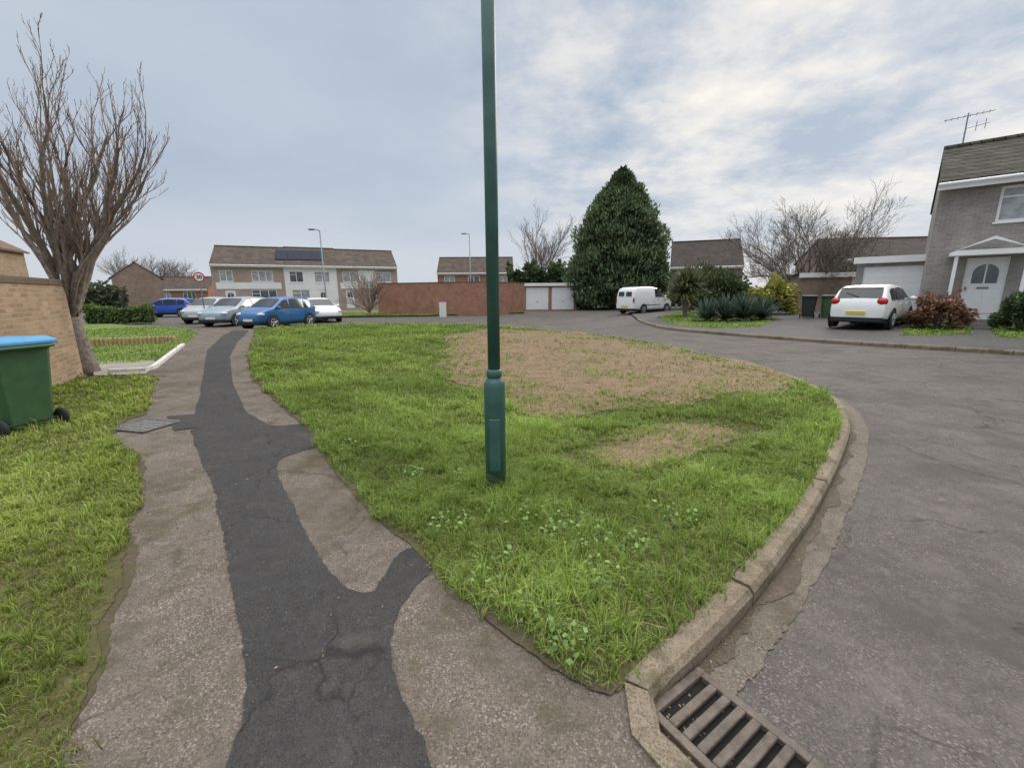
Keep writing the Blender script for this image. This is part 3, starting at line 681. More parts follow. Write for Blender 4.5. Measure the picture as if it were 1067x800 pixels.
for i,(lab,wm,ops) in enumerate(spec):
    a=P0+tu*(TL*fr_[i]); L=TL*(fr_[i+1]-fr_[i])
    ops=[(o[0],o[1],min(o[2],L-.3),*o[3:]) for o in ops]
    rd_=6.7+(.07 if i==1 else 0)
    hh=house('terraced_house',lab,'house',(a.x,a.y,0),ta,L-.01,7,4.75,rd_,M[wm],M['rooftile'],ops,group='row of terraced houses',gab=.0)
    sl=(rd_-4.75)/3.5
    if i==1:
        for j in range(4):
            x0=-.75+j*1.24; y0=.7; y1=2.7
            def q(x,y,d): return (x,y,4.75+y*sl+.15+d)
            MB().add([q(x0,y0,.05),q(x0+1.21,y0,.05),q(x0+1.21,y1,.05),q(x0,y1,.05),q(x0,y0,.10),q(x0+1.21,y0,.10),q(x0+1.21,y1,.10),q(x0,y1,.10)],
             [(0,3,2,1),(4,5,6,7),(0,1,5,4),(1,2,6,5),(2,3,7,6),(3,0,4,7)]).build('solar_panel',M['solar'],hh)
    else:
        MB().box(.3,L-.35,-.028,-.003,2.2,2.88).build('cladding_panel',M['render'],hh)
        if i==2: MB().box(2.3,4.1,-.028,-.003,2.95,4.3).build('cladding_panel',M['render'],hh)
x=at(120,62,2); house('gable_end_house','small brown brick gabled house between the bare left tree and speed sign','house',(x,62,0),R(-48),5.2,5.2,4.0,6.0,M['brownbrick'],M['rooftile'],[('window',1.0,2.2,2.6,3.6,cur),('window',3.2,4.4,2.6,3.6)])
x=at(158,72,2); house('bungalow','low dark roofed brick bungalow behind the royal blue car','house',(x,72,0),R(5),9,6,2.7,4.6,M['redbrick'],M['rooftile'],[('window',1,3,1,2.2,cur),('window',5,7,1,2.2)])
house('corner_house','orange brick house with tan roof behind the yellow wall','house',(-40.2,27.5,0),R(-62),9,7,4.6,6.7,M['yellowbrick'],M['tanroof'],[('window',1,2.5,3,4.1,cur),('window',5,7,3,4.1,cur)])

# ---------------------------------------------------------------- vehicles
CARS={
'hatch':dict(L=4.0,W=1.72,belt=.93,k=.36,prof=[(-2.0,.66),(-1.97,.82),(-1.90,1.0),(-1.62,1.34),(-1.35,1.43),(-.4,1.47),(.25,1.42),(1.08,.99),(1.65,.86),(1.9,.74),(2.0,.60)],
   sw=[(-1.5,-1.0),(-.93,-.05),(.02,.92)],ws=(.34,1.02),rw=(-1.88,-1.6),wx=(1.25,-1.25)),
'supermini':dict(L=3.72,W=1.67,belt=.95,k=.34,prof=[(-1.86,.66),(-1.84,.86),(-1.76,1.02),(-1.5,1.38),(-1.25,1.47),(-.3,1.53),(.35,1.47),(1.08,1.03),(1.5,.92),(1.76,.78),(1.86,.60)],
   sw=[(-1.38,-.95),(-.88,.0),(.07,.94)],ws=(.44,1.03),rw=(-1.74,-1.48),wx=(1.18,-1.18)),
'estate':dict(L=4.2,W=1.75,belt=.97,k=.32,prof=[(-2.1,.66),(-2.08,.9),(-2.0,1.04),(-1.78,1.38),(-1.5,1.5),(-.4,1.55),(.3,1.49),(1.12,1.03),(1.7,.90),(2.0,.76),(2.1,.60)],
   sw=[(-1.68,-1.1),(-1.03,-.08),(-.01,.96)],ws=(.40,1.06),rw=(-1.99,-1.78),wx=(1.32,-1.28)),
'sedan':dict(L=4.3,W=1.72,belt=.90,k=.38,prof=[(-2.15,.66),(-2.13,.86),(-2.0,.96),(-1.55,1.0),(-.95,1.36),(-.5,1.42),(.1,1.42),(.4,1.36),(1.1,.95),(1.8,.82),(2.05,.72),(2.15,.58)],
   sw=[(-1.2,-.55),(-.48,.2),(.26,.92)],ws=(.45,1.04),rw=(-1.5,-1.0),wx=(1.3,-1.3)),
'van':dict(L=4.4,W=1.82,belt=1.12,k=.16,prof=[(-2.2,.66),(-2.19,1.0),(-2.15,1.5),(-2.03,1.74),(-1.7,1.83),(-.4,1.87),(.3,1.80),(1.28,1.16),(1.85,.98),(2.1,.8),(2.2,.58)],
   sw=[(.0,1.05)],ws=(.38,1.22),rw=None,wx=(1.4,-1.25)),
}
def make_car(name,label,cat,loc,head,pm,kind,group=None):
    s=CARS[kind]; r=thing(name,label,cat,loc,R(head),group)
    px_=[p[0] for p in s['prof']]; pz=[p[1] for p in s['prof']]; L2=s['L']/2; W2=s['W']/2; belt=s['belt']
    zt=lambda x: float(np.interp(x,px_,pz))
    w=lambda x: W2*(1-.17*(abs(x)/L2)**5)
    wt=lambda x: w(x)*(.955-s['k']*max(0,zt(x)-belt))
    zs=lambda x: min(belt,zt(x)-.05)
    def sect(x):
        a=w(x); z=zt(x); zl=zs(x); t=wt(x); zb=.2+.07*(abs(x)/L2)**6
        return [(0,zb),(a*.86,zb),(a*.965,zb+.1),(a,min(.6,zl-.06)),(a*.975,zl),(t,z-.035),(t*.87,z),(0,z+.02)]
    xs=sorted(set(px_+[round(-L2+.22*i,3) for i in range(1,int(s['L']/.22))])); xs=[x for i,x in enumerate(xs) if i==0 or x-xs[i-1]>.012]
    vs=[];fs=[]
    for x in xs:
        h=sect(x); ring=[(x,y,z) for y,z in h]+[(x,-y,z) for y,z in h[-2:0:-1]]; vs+=ring
    n=14
    for i in range(len(xs)-1):
        for k in range(n): k2=(k+1)%n; fs.append((i*n+k,(i+1)*n+k,(i+1)*n+k2,i*n+k2))
    fs.append(tuple(range(n))); fs.append(tuple((len(xs)-1)*n+k for k in range(n))[::-1])
    MB().add(vs,fs).build('body',pm,r,smooth=True,sub=1)
    vs=[];fs=[]
    for x in xs:
        a=w(x); zb=.2+.07*(abs(x)/L2)**6
        for y,z in ((a*.975,zb+.12),(a*.93,zb-.02),(-a*.93,zb-.02),(-a*.975,zb+.12)): vs.append((x*1.004,y*1.004,z))
    for i in range(len(xs)-1):
        for k in range(3): fs.append((i*4+k,(i+1)*4+k,(i+1)*4+k+1,i*4+k+1))
    fs+=[(0,1,2,3),tuple((len(xs)-1)*4+k for k in (3,2,1,0))]
    MB().add(vs,fs).build('lower_trim',M['black'],r)
    def ys(x,z):
        a=w(x)*.975; b_=zs(x); f=(z-b_)/max(.01,zt(x)-.035-b_); f=min(max(f,0),1); return a+(wt(x)-a)*f
    for sd in (-1,1):
        for xa,xb in s['sw']:
            vs=[];fs=[]; m=8
            for i in range(m):
                x=xa+(xb-xa)*i/(m-1); lo=belt+.03; hi=max(lo+.01,zt(x)-.10)
                for z in (lo,(lo+hi)/2,hi): vs.append((x,sd*(ys(x,z)+.010),z))
            for i in range(m-1):
                for k in range(2): fs.append((i*3+k,(i+1)*3+k,(i+1)*3+k+1,i*3+k+1))
            MB().add(vs,fs).build('side_window',M['carglass'],r,smooth=True)
    def screen(nm_,xa,xb):
        vs=[];fs=[]; m=6; q=7
        for i in range(m):
            x=xa+(xb-xa)*i/(m-1); dz=(zt(x+.05)-zt(x-.05))/.1; ln=math.hypot(1,dz); nx,nz=-dz/ln,1/ln
            for j in range(q):
                y=-1+2*j/(q-1); vs.append((x+nx*.016,y*wt(x)*.86,zt(x)+.02*(1-abs(y))+nz*.014))
        for i in range(m-1):
            for j in range(q-1): fs.append((i*q+j,(i+1)*q+j,(i+1)*q+j+1,i*q+j+1))
        MB().add(vs,fs).build(nm_,M['carglass'],r,smooth=True)
    screen('windscreen',*s['ws'])
    if s['rw']: screen('rear_window',*s['rw'])
    else:
        for sd in (-1,1):
            y0,y1=.08,.56
            MB().add([(-2.195,sd*y0,1.22),(-2.195,sd*y1,1.22),(-2.165,sd*y1*.97,1.52),(-2.165,sd*y0,1.52)],[(0,1,2,3)]).build('rear_window',M['carglass'],r)
            MB().box(-1.3,.6,sd*(W2*.985)-.012,sd*(W2*.985)+.012,.60,.64).build('side_moulding',M['black'],r)
    mt=Matrix.Rotation(math.pi/2,4,'X')
    for sd in (-1,1):
        for wx in s['wx']:
            wy=sd*(w(wx)-.085)
            MB().lathe([(.37,-.006),(.37,.006)],22,(wx,sd*(w(wx)+.001),.335),mt).build('wheel_arch',M['black'],r)
            ty=MB().lathe([(.2,-.1),(.29,-.1),(.312,-.075),(.312,.075),(.29,.1),(.2,.1)],22,(wx,wy+sd*.005,.31),mt).build('wheel',M['tyre'],r,smooth=False)
            rm=MB(); yo=wy+sd*.108
            for k in range(5):
                t=2*math.pi*k/5+.3; c_,s_=math.cos(t),math.sin(t)
                rm.tube([(wx+c_*.02,yo,.31+s_*.02),(wx+c_*.2,yo,.31+s_*.2)],[.035,.028],5)
            rm.lathe([(.19,-.012),(.215,-.012),(.215,.012),(.19,.012),(.19,-.012)],22,(wx,yo,.31),mt,cap=False)
            rm.build('rim',M['rim'],ty)
        mx=s['ws'][1]-.18
        MB().ball((mx,sd*(w(mx)+.07),belt+.06),(.07,.11,.075),10,6).build('mirror',pm,r,smooth=True)
        hz_=zt(L2-.12)-.07
        MB().ball((L2-.2,sd*(w(L2-.2)-.14),hz_),(.21,.16,.085),12,8).build('headlight',M['lamp'],r,smooth=True)
        zz=belt-.02 if kind!='sedan' else .8
        if kind=='van': MB().ball((-L2+.05,sd*(w(-L2)-.02),.95),(.07,.06,.2),10,8).build('tail_light',M['red'],r,smooth=True)
        else: MB().ball((-L2+.13,sd*(w(-L2+.1)-.12),zz),(.13,.15,.13),12,8).build('tail_light',M['red'],r,smooth=True)
        for xd in ([-.35,.55] if kind!='van' else [.35]):
            MB().box(xd-.09,xd+.09,sd*(w(xd)*.985)-.014,sd*(w(xd)*.985)+.014,belt-.13,belt-.1).build('door_handle',pm if kind!='van' else M['black'],r,bevel=.005)
        for xd in ([s['sw'][-1][0]-.03,s['sw'][-1][1]+.05]+([s['sw'][0][1]] if len(s['sw'])>1 else [-.9])):
            MB().add([(xd-.006,sd*(w(xd)*.99+.001),.36),(xd+.006,sd*(w(xd)*.99+.001),.36),(xd+.006,sd*(w(xd)+.003),.6),(xd-.006,sd*(w(xd)+.003),.6),(xd+.006,sd*(w(xd)*.975+.006),belt-.01),(xd-.006,sd*(w(xd)*.975+.006),belt-.01)],[(0,1,2,3),(3,2,4,5)]).build('door_seam',M['black'],r)
    MB().box(L2-.01,L2+.018,-.26,.26,.40,.51).build('number_plate',M['plate_w'],r)
    MB().box(-L2-.02,-L2+.02,-.26,.26,.48,.59).build('number_plate',M['plate_y'],r)
    MB().box(L2-.03,L2+.012,-.5,.5,.28,.37).build('grille',M['black'],r)
    if kind!='van':
        MB().box(-L2-.012,-L2+.03,-.55,.55,.26,.38).build('rear_valance',M['black'],r)
        xt=s['rw'][1]+.10
        MB().add([(xt+.06,-wt(xt)*.8,zt(xt)+.035),(xt+.06,wt(xt)*.8,zt(xt)+.035),(xt-.16,wt(xt)*.76,zt(xt)+.0),(xt-.16,-wt(xt)*.76,zt(xt)+.0),(xt+.06,-wt(xt)*.8,zt(xt)+.0),(xt+.06,wt(xt)*.8,zt(xt)+.0),(xt-.16,wt(xt)*.76,zt(xt)-.03),(xt-.16,-wt(xt)*.76,zt(xt)-.03)],
          [(0,1,2,3),(7,6,5,4),(0,4,5,1),(1,5,6,2),(2,6,7,3),(3,7,4,0)]).build('roof_spoiler',pm,r) if kind!='sedan' else None
        MB().tube([(-L2+.10,0,zt(-L2+.10)+.06),(-L2+.22,.38,zt(-L2+.22)+.05)],[.012,.01],5).build('rear_wiper',M['black'],r) if kind!='sedan' else None
    return r
x=at(908,15.6,.6); make_car('parked_car','white hatchback parked on the drive before the garage','car',(x,15.6,T(x)),38,M['p_white'],'hatch')
x=at(672,31,.6); make_car('parked_van','small white van parked near the base of the conifer','van',(x,31,T(x)+RZ),36,M['p_white'],'van')
gp='cars parked beyond the end of the pavement'
make_car('parked_car','bright blue hatchback, nearest of the parked cars beyond the pavement','car',(at(291,21.8,.6),21.8,RZ),254,M['p_blue'],'supermini',gp)
make_car('parked_car','blue grey estate car between the silver and the bright blue cars','car',(at(250,24.2,.6),24.2,RZ),264,M['p_grey'],'estate',gp)
make_car('parked_car','silver hatchback at the left end beneath the round speed sign','car',(at(223,26.5,.6),26.5,RZ),272,M['p_silver'],'supermini',gp)
make_car('parked_car','white saloon partly hidden behind the bright blue hatchback','car',(at(332,26.5,.6),26.5,RZ),-50,M['p_white'],'sedan',gp)
make_car('parked_car','royal blue car parked alone behind the clipped hedge on the left','car',(at(177,34,.6),34,RZ),190,M['p_royal'],'hatch',gp)

# ---------------------------------------------------------------- sign and cabinet
x=at(209,25.0,2.4); sg=thing('speed_sign','round red ringed 30 speed limit sign on a grey pole','sign',(x,25.0,RZ),R(20))
MB().lathe([(.035,0),(.035,2.95)],10).build('pole',M['grey_metal'],sg)
mt=Matrix.Rotation(math.pi/2,4,'X')
d=MB().lathe([(.28,-.008),(.28,.008)],28,(0,-.05,2.65),mt).build('ring',M['sign_red'],sg)
MB().lathe([(.212,-.003),(.212,.003)],28,(0,-.064,2.65),mt).build('face',M['sign_white'],d)
cu=bpy.data.curves.new('numerals','FONT'); cu.body='30'; cu.size=.30; cu.align_x='CENTER'; cu.align_y='CENTER'; cu.extrude=.002; cu.offset=.008
to=bpy.data.objects.new('tmp',cu); COL.objects.link(to); dg=bpy.context.evaluated_depsgraph_get(); me=bpy.data.meshes.new_from_object(to.evaluated_get(dg)); bpy.data.objects.remove(to)
me.materials.clear(); me.materials.append(M['sign_black']); no=bpy.data.objects.new('numerals',me); COL.objects.link(no); no.parent=d; no.location=(0,-.071,2.65); no.rotation_euler=(R(90),0,0)
x=at(462,30.0,.5); bo=thing('utility_cabinet','small pale upright cabinet standing before the long red wall','cabinet',(x,30.0,RZ),R(8))
MB().box(-.24,.24,-.17,.17,0,.98).build('body',M['cabinet'],bo,bevel=.03)
MB().box(-.26,.26,-.19,.19,.981,1.03).build('cap',M['cabinet'],bo,bevel=.02)
MB().box(-.19,.19,-.178,-.1715,.12,.90).build('door',M['cabinet'],bo,bevel=.004)

# ---------------------------------------------------------------- left garden bits
p0=G(98,361); p1=G(190,357.5); le=thing('log_edging','low row of pale wooden stakes edging the left garden','edging',(p0[0],p0[1],0),math.atan2(p1[1]-p0[1],p1[0]-p0[0]))
L=math.hypot(p1[0]-p0[0],p1[1]-p0[1]); st=MB(); rr=random.Random(2)
for i in range(int(L/.11)): st.lathe([(.05,-.05),(.05,.22+rr.uniform(-.02,.02)),(.03,.25)],6,(i*.11,0,0))
st.build('stakes',M['wood'],le); MB().box(0,L,.045,.07,.08,.13).build('rail',M['wood'],le)
ew=W([(112,388.5),(152,387),(164,383.5),(178,372),(193,360)]); inn=offset(ew,.1); vs=[];fs=[]
for a,b_ in zip(ew,inn): vs+=[(a[0],a[1],0),(a[0],a[1],.07),(b_[0],b_[1],.07),(b_[0],b_[1],0)]
for i in range(len(ew)-1):
    for k in range(3): fs.append((i*4+k,(i+1)*4+k,(i+1)*4+k+1,i*4+k+1))
fs+=[(0,1,2,3),tuple((len(ew)-1)*4+k for k in (3,2,1,0))]
tag(MB().add(vs,fs).build('garden_edging',M['edge']),'angular low white concrete edging along the left garden path','edging')
wheelie('wheelie_bin','dark wheelie bin, left one of the two by the outbuilding',(at(843,20,.8),20,T(14)),R(150),M['bin_dark'],M['black'])
wheelie('wheelie_bin','dark green wheelie bin, right one of the two beside the white hatchback',(at(862,20,.8),19.9,T(14)),R(150),M['bin_green'],M['bin_dark'])

# ---------------------------------------------------------------- trees
def bare_tree(name,label,cat,loc,seed,trunk_h,trunk_r,limbs,limb_len,spread,levels,kids,mat_t,mat_w,upward=.25,minr=.006,wob=.16,group=None,kidang=.55,ratio=.62,lean=(0,0),spmin=.35,limbr=(.42,.6),bias=(0,0)):
    r=thing(name,label,cat,loc,0,group); rnd=random.Random(seed); A_=MB(); B_=MB()
    def grow(p,d,L,rad,lv):
        n=5 if lv<2 else 4
        if lv<=1: n=8
        pts=[p.copy()]; rs=[rad]; q=p.copy(); dd=d.copy()
        for i in range(n):
            dd=(dd+Vector((rnd.gauss(0,wob),rnd.gauss(0,wob),rnd.gauss(0,wob*.6)+upward*.35*5/n))).normalized()
            q=q+dd*(L/n); pts.append(q.copy()); rs.append(max(minr*.6,rad*(1-.72*(i+1)/n)*(rnd.uniform(.9,1.12) if lv<=1 else 1)))
        (A_ if lv<=1 else B_).tube(pts,rs,6 if lv<=1 else 3,cap=False)
        if lv<levels:
            k=kids[min(lv,len(kids)-1)]
            for j in range(k):
                t=.22+.78*(j+rnd.random())/k; f=t*n; i=min(int(f),n-1); pp=pts[i].lerp(pts[i+1],f-i); ax=(pts[i+1]-pts[i]).normalized()
                o_=ax.orthogonal().normalized(); o_=Matrix.Rotation(rnd.uniform(0,6.283),3,ax)@o_
                an_=kidang*rnd.uniform(.6,1.3); nd=(ax*math.cos(an_)+o_*math.sin(an_)+Vector((0,0,upward*.5))).normalized()
                grow(pp,nd,L*ratio*rnd.uniform(.6,1.15)*(1.1-.45*t),max(minr,rs[i]*.55),lv+1)
    tp=Vector((lean[0],lean[1],trunk_h))
    A_.tube([(0,0,-.1),(trunk_r*.2,0,trunk_h*.12),(tp.x*.5,tp.y*.5,trunk_h*.5),tuple(tp)],[trunk_r*1.5,trunk_r*1.05,trunk_r*.95,trunk_r*.85],9)
    for i in range(limbs):
        t=2*math.pi*(i+rnd.uniform(-.3,.3))/limbs; sp_=spread*rnd.uniform(spmin,1.15)
        z0=rnd.uniform(.6,1.0); st_=Vector((tp.x*z0,tp.y*z0,trunk_h*z0))
        d=Vector((math.cos(t)*sp_+bias[0],math.sin(t)*sp_+bias[1],1)).normalized()
        grow(st_,d,limb_len*rnd.uniform(.75,1.1),trunk_r*rnd.uniform(*limbr),1)
    A_.build('trunk',mat_t,r,smooth=True); B_.build('crown',mat_w,r)
    return r
bare_tree('bare_tree','large bare tree with many upright limbs at the end of the yellow brick wall','tree',(at(91,8.5,0),8.5,0),21,1.2,.165,13,3.75,.46,4,[0,12,7,3],M['bark'],M['twig'],upward=.36,minr=.0048,wob=.15,kidang=.38,ratio=.46,lean=(-.08,0),limbr=(.30,.48),bias=(.08,0),spmin=.25)
bare_tree('bare_tree','wide crowned bare tree behind the golden bush and outbuilding','tree',(at(838,27,2),27,T(18)),11,1.3,.19,15,4.4,1.75,4,[0,12,9,5],M['bark'],M['twigdark'],upward=.12,minr=.0085,kidang=.65,ratio=.60,spmin=.1,limbr=(.28,.42))
bare_tree('bare_tree','tall slim bare tree between the brick wall and the conifer','tree',(at(564,50,3),50,0),15,2.6,.2,10,7.0,.55,4,[0,11,7,3],M['bark'],M['twigdark'],upward=.18,minr=.012,kidang=.5,ratio=.5,limbr=(.32,.48))
for i,(px,Y,h,lab) in enumerate([(160,75,9,'hazy bare tree behind the brown gabled house, left of the terrace'),(188,82,8,'hazy bare tree behind the low bungalow'),(140,85,11,'hazy bare tree seen through the left tree branches'),(398,60,6.5,'bare tree behind the right end of the terrace')]):
    bare_tree('distant_bare_tree',lab,'tree',(at(px,Y,3),Y,0),30+i,h*.22,.2,9,h*.62,.8,3,[0,12,9],M['twigdark'],M['twigdark'],upward=.15,minr=.022,group='bare trees far behind the houses')
bare_tree('bare_shrub','leafless twiggy shrub at the left end of the red wall','shrub',(at(385,31.6,1),31.6,0),50,.3,.08,16,2.3,.8,3,[0,9,6],M['twig'],M['twig'],upward=.2,minr=.011)

def bush(name,label,cat,loc,rad,n,size,col,seed,group=None,lump=.22,aspect=.55):
    r=thing(name,label,cat,loc,0,group); rng=np.random.default_rng(seed)
    d=rng.normal(size=(n,3)); d/=np.linalg.norm(d,axis=1)[:,None]; d[:,2]=np.abs(d[:,2])*1.0-.25*rng.random(n)
    lum=1+lump*(np.sin(d[:,0]*6+seed)*np.sin(d[:,1]*5+2*seed)+.6*np.sin(d[:,2]*9+d[:,0]*4+seed))
    rr=(1-.45*rng.random(n)**1.8)*lum
    C=d*rr[:,None]*np.array(rad); C[:,2]+=rad[2]*.25; C[:,2]=np.maximum(C[:,2],.04)
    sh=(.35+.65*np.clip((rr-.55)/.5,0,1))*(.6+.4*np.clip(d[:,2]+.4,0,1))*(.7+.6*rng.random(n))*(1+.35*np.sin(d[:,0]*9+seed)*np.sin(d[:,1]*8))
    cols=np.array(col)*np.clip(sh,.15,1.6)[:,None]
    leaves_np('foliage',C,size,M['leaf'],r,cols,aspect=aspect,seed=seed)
    st_=MB()
    for i in range(5):
        t=i*1.26; st_.tube([(0,0,-.05),(math.cos(t)*rad[0]*.25,math.sin(t)*rad[1]*.25,rad[2]*.5),(math.cos(t)*rad[0]*.5,math.sin(t)*rad[1]*.5,rad[2]*.9)],[.03,.02,.01],5)
    st_.build('stems',M['twigdark'],r)
    return r
def conifer(name,label,loc,Hh,Rb,n,seed,col):
    r=thing(name,label,'tree',loc); rng=np.random.default_rng(seed)
    # foliage gathered on many drooping sprays so the outline stays ragged
    nb=520; tb=rng.beta(1.0,1.25,nb); hb=rng.random(nb)*2*np.pi; lb=rng.normal(1.0,.075,nb)
    kx=[0,.06,.18,.35,.55,.72,.85,.94,1]; ky=[.84,.95,1.0,.93,.77,.56,.36,.19,.04]
    ib=rng.integers(0,nb,n); own=rng.random(n)<.55
    t=np.where(own,tb[ib]+rng.normal(0,.018,n)-.01,rng.beta(1.0,1.25,n)); t=np.clip(t,0,1)
    sprd=.13/np.maximum(.25,np.interp(t,kx,ky)); th=np.where(own,hb[ib]+rng.normal(0,1,n)*sprd,rng.random(n)*2*np.pi)
    prof=np.interp(t,kx,ky)
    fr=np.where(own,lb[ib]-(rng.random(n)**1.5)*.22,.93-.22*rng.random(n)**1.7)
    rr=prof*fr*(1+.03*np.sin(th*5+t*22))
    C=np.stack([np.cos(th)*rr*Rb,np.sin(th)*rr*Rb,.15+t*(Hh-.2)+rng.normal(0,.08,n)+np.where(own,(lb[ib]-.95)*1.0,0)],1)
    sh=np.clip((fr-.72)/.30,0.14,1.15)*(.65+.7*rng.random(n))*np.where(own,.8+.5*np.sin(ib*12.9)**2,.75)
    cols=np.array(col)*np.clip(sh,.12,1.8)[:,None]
    a=np.stack([np.cos(th)*.4,np.sin(th)*.4,rng.normal(.7,.35,n)],1)+rng.normal(0,.25,(n,3)); a/=np.linalg.norm(a,axis=1)[:,None]
    b=rng.normal(size=(n,3)); b-=a*(a*b).sum(1)[:,None]; b/=np.linalg.norm(b,axis=1)[:,None]
    s=(.17*(.5+.9*rng.random(n)))[:,None]
    V=np.stack([C-a*s,C+b*s*.4,C+a*s,C-b*s*.4],1)
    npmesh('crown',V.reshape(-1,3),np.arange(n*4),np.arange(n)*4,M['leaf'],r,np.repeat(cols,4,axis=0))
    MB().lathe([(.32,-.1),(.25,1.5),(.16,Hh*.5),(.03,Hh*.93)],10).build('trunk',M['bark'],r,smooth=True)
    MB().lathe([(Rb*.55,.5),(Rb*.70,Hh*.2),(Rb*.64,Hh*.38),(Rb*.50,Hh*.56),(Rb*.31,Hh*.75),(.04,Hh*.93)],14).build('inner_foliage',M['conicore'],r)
    return r
x=at(645,41,3); conifer('conifer_tree','tall dense dark green conical conifer behind the white van',(x,41,T(x)),12.2,4.75,60000,5,(.125,.175,.085))
def hedge(name,label,p0,p1,h,w_,n,size,col,seed,z=0):
    dx=p1[0]-p0[0]; dy=p1[1]-p0[1]; L=math.hypot(dx,dy); r=thing(name,label,'hedge',(p0[0],p0[1],z),math.atan2(dy,dx)); rng=np.random.default_rng(seed)
    C=np.stack([rng.random(n)*L,(rng.random(n)-.5)*w_,rng.random(n)*h],1)
    C[:,2]*=1+.12*np.sin(C[:,0]*2.3+seed)+.06*np.sin(C[:,0]*7)
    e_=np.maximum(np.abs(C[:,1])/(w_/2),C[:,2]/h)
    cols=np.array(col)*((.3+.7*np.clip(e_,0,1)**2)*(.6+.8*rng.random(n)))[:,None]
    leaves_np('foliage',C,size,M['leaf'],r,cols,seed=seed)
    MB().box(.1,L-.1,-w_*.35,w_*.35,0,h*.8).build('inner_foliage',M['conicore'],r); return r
hedge('clipped_hedge','low clipped green hedge in front of the royal blue car',(at(92,24.5,.5),24.5),(at(160,25.5,.5),25.5),.95,1.0,5000,.07,(.13,.20,.055),1)
hedge('ivy_hedge','tall dark hedge behind the lock up garages',(at(530,47,2),47),(at(603,46,2),46),4.3,2.5,5000,.24,(.085,.125,.05),2)
hedge('field_hedge','long dark hedge far behind the left bare tree',(at(-20,48,2),46),(at(112,48,2),50),2.9,2.0,5000,.22,(.09,.105,.05),4)
x=at(980,14.1,.9); bush('brown_hydrangea','rounded rust brown faded shrub before the garage door','shrub',(x,14.1,T(x)),(.80,.75,.95),4500,.06,(.28,.16,.105),3)
x=at(1066,12.8,.9); bush('evergreen_shrub','dark green clipped shrub beside the white front door','shrub',(x,12.8,T(x)),(.55,.55,.92),4500,.05,(.085,.13,.05),4)
x=at(806,23.5,1); bush('golden_shrub','yellow green golden shrub at the right end of the spiky plants','shrub',(x,23.5,T(x)),(1.15,1.0,1.55),4000,.09,(.36,.34,.08),6)
x=at(752,27,1); bush('dark_shrub','dark leafy shrub behind the spiky plants','shrub',(x,27,T(x)),(2.0,1.3,2.0),4500,.12,(.085,.115,.045),8)
x=at(735,33,1); bush('tall_shrub','tall loose evergreen shrub before the house right of the conifer','shrub',(x,33,T(x)),(2.9,1.5,2.4),5500,.14,(.10,.12,.055),12)
x=at(880,31,1); bush('tall_shrub','dark evergreen shrub behind the outbuilding roof','shrub',(x,31,T(x)),(2.2,1.3,2.7),4500,.13,(.10,.125,.05),9)
def spiky(label,loc,n,L,seed,stem=0,col=(.055,.085,.05),name='spiky_plant'):
    r=thing(name,label,'plant',loc,0,'spiky garden plants'); rng=np.random.default_rng(seed); vs=[];fs=[];cs=[]
    heads=[(0,0,stem)] if not stem else [(0,0,stem),(.35,.1,stem*.8),(-.3,-.1,stem*.7)]
    for hx,hy,hz_ in heads:
        for i in range(n):
            t=rng.random()*6.283; el=rng.uniform(-.35 if stem else .05,1.35); l=L*rng.uniform(.75,1.1); w_=.028*L/.9
            d=np.array([math.cos(t)*math.cos(el),math.sin(t)*math.cos(el),math.sin(el)]); sd=np.array([-math.sin(t),math.cos(t),0])
            b0=np.array([hx,hy,hz_+.08]); m_=b0+d*l*.5; tp=b0+d*l-np.array([0,0,.16*l*math.cos(el)])
            o_=len(vs); vs+=[b0-sd*w_*.6,b0+sd*w_*.6,m_-sd*w_,m_+sd*w_,tp]; fs.append((o_,o_+1,o_+3,o_+2)); fs.append((o_+2,o_+3,o_+4))
            c=np.array(col)*rng.uniform(.5,1.4); cs+=[c*.5,c*.5,c,c,c*1.2]
    loops=np.array([i for f in fs for i in f]); starts=np.cumsum([0]+[len(f) for f in fs[:-1]])
    npmesh('leaves',np.array(vs),loops,np.array(starts),M['leaf'],r,np.array(cs))
    st_=MB()
    for hx,hy,hz_ in heads: st_.tube([(0,0,-.05),(hx*.6,hy*.6,hz_*.6+.05),(hx,hy,hz_+.12)],[.09,.07,.06],7)
    st_.build('stem',M['bark'],r); return r
for i,(px,Y,L,lab) in enumerate([(738,20.6,1.2,'dark spiky yucca at the left end of its clump'),(757,20.2,1.4,'dark spiky yucca second from the left in its clump'),(776,20.0,1.4,'dark spiky yucca in the middle right of its clump'),(795,20.2,1.2,'dark spiky yucca at the right end of its clump near the golden shrub')]):
    x=at(px,Y,.7); spiky(lab,(x,Y,T(x)),220,L,60+i,col=(.085,.125,.095),name='yucca_plant')
x=at(716,24,1.5); spiky('tall shaggy palm like plant between the van and the yuccas',(x,24,T(x)),240,1.3,70,stem=1.75,col=(.15,.165,.075),name='cabbage_palm')

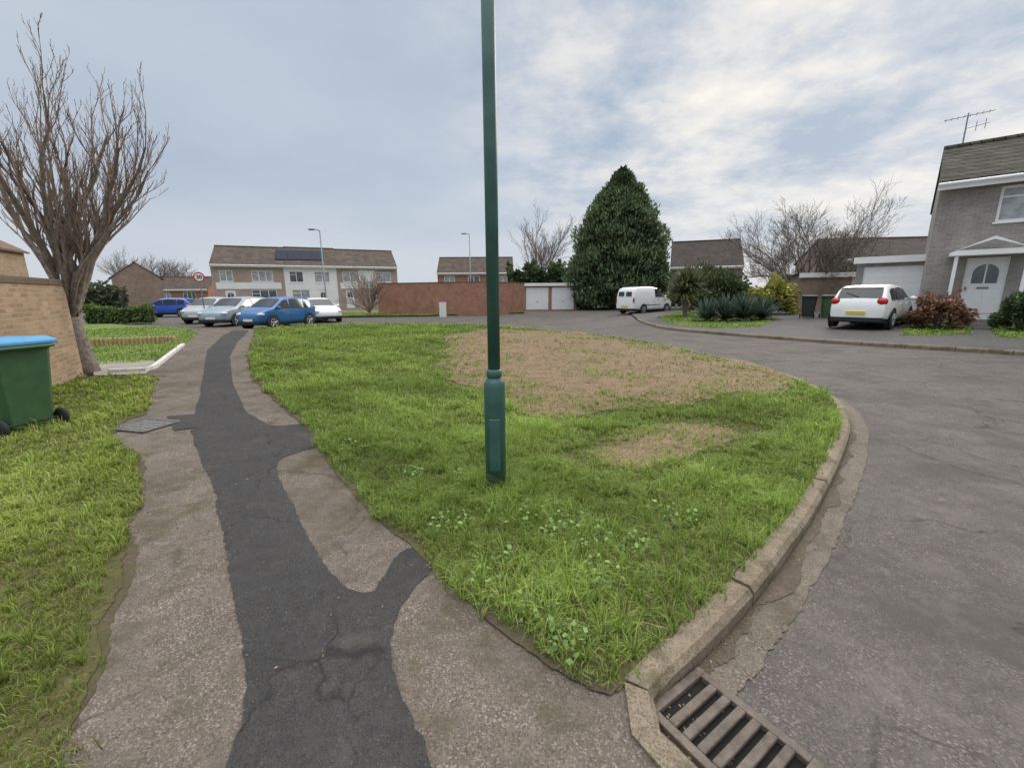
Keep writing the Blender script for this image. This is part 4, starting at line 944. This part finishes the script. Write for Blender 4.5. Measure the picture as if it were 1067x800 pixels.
# ---------------------------------------------------------------- sky, light, camera
SE,SA=R(27),R(40)
sd=Vector((math.sin(SA)*math.cos(SE),math.cos(SA)*math.cos(SE),math.sin(SE)))
wd=bpy.data.worlds.new('World'); scene.world=wd; wd.use_nodes=True; nt=wd.node_tree
bg=nt.nodes['Background']
sk=N(nt,'ShaderNodeTexSky',sky_type='NISHITA'); sk.sun_disc=False; sk.sun_elevation=SE; sk.sun_rotation=SA; sk.air_density=1; sk.dust_density=1
tc=N(nt,'ShaderNodeTexCoord').outputs['Generated']
sx=N(nt,'ShaderNodeSeparateXYZ'); nt.links.new(tc,sx.inputs[0])
def mth(op,a,b=None,clamp=False):
    m=N(nt,'ShaderNodeMath',operation=op); m.use_clamp=clamp
    for i,v in enumerate((a,b)):
        if v is None: continue
        if hasattr(v,'is_linked'): nt.links.new(v,m.inputs[i])
        else: m.inputs[i].default_value=v
    return m.outputs[0]
def smap(x,a,b,c0,c1):
    n=N(nt,'ShaderNodeMapRange',interpolation_type='SMOOTHSTEP'); nt.links.new(x,n.inputs[0])
    for i,v in enumerate((a,b,c0,c1)): n.inputs[i+1].default_value=v
    return n.outputs[0]
zc=mth('ADD',mth('MAXIMUM',sx.outputs[2],0.0),.2)
cb=N(nt,'ShaderNodeCombineXYZ'); nt.links.new(mth('DIVIDE',sx.outputs[0],zc),cb.inputs[0]); nt.links.new(mth('DIVIDE',sx.outputs[1],zc),cb.inputs[1])
n1=noise(nt,cb.outputs[0],.75,6,.5); n2=noise(nt,cb.outputs[0],2.0,9,.60)
dt=N(nt,'ShaderNodeVectorMath',operation='DOT_PRODUCT'); nt.links.new(tc,dt.inputs[0]); dt.inputs[1].default_value=sd
sun_p=smap(dt.outputs['Value'],.64,.96,0,1)
base=ramp(nt,n1,[(.30,(.43,.51,.63)),(.70,(.61,.67,.75))])
brk=ramp(nt,n2,[(.37,(.34,.45,.60)),(.47,(.54,.60,.69)),(.55,(.75,.76,.77)),(.67,(.97,.93,.87))])
c=mixc(nt,sun_p,base,brk)
glow=mth('MULTIPLY',mth('POWER',sun_p,3.0),.10)
c=mixc(nt,glow,c,(1.0,.95,.87))
c=mixc(nt,smap(sx.outputs[2],0.0,.28,.65,0),c,(.69,.73,.78))
c=mixc(nt,smap(sx.outputs[2],.55,.8,0,.85),c,(.66,.65,.63))
zb_=smap(sx.outputs[2],.58,.93,10,46)  # sky overhead, out of view, brightened to lift the scene lighting
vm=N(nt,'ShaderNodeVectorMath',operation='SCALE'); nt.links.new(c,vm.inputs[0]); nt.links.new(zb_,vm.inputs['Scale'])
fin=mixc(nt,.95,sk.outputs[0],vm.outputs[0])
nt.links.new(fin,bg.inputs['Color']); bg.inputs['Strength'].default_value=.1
sl=bpy.data.lights.new('sun','SUN'); sl.energy=1.5; sl.angle=R(22); sl.color=(1,.94,.85); so=bpy.data.objects.new('sun',sl); COL.objects.link(so)
so.rotation_euler=(-sd).to_track_quat('-Z','Y').to_euler()
cam=bpy.data.cameras.new('camera'); cam.sensor_width=36; cam.lens=F/1067*36; cam.clip_end=3000; cam.clip_start=.05
co=bpy.data.objects.new('camera',cam); COL.objects.link(co); co.location=(0,0,H); co.rotation_euler=CR.to_euler()
scene.camera=co
scene.view_settings.view_transform='Standard'; scene.view_settings.look='None'; scene.view_settings.exposure=0
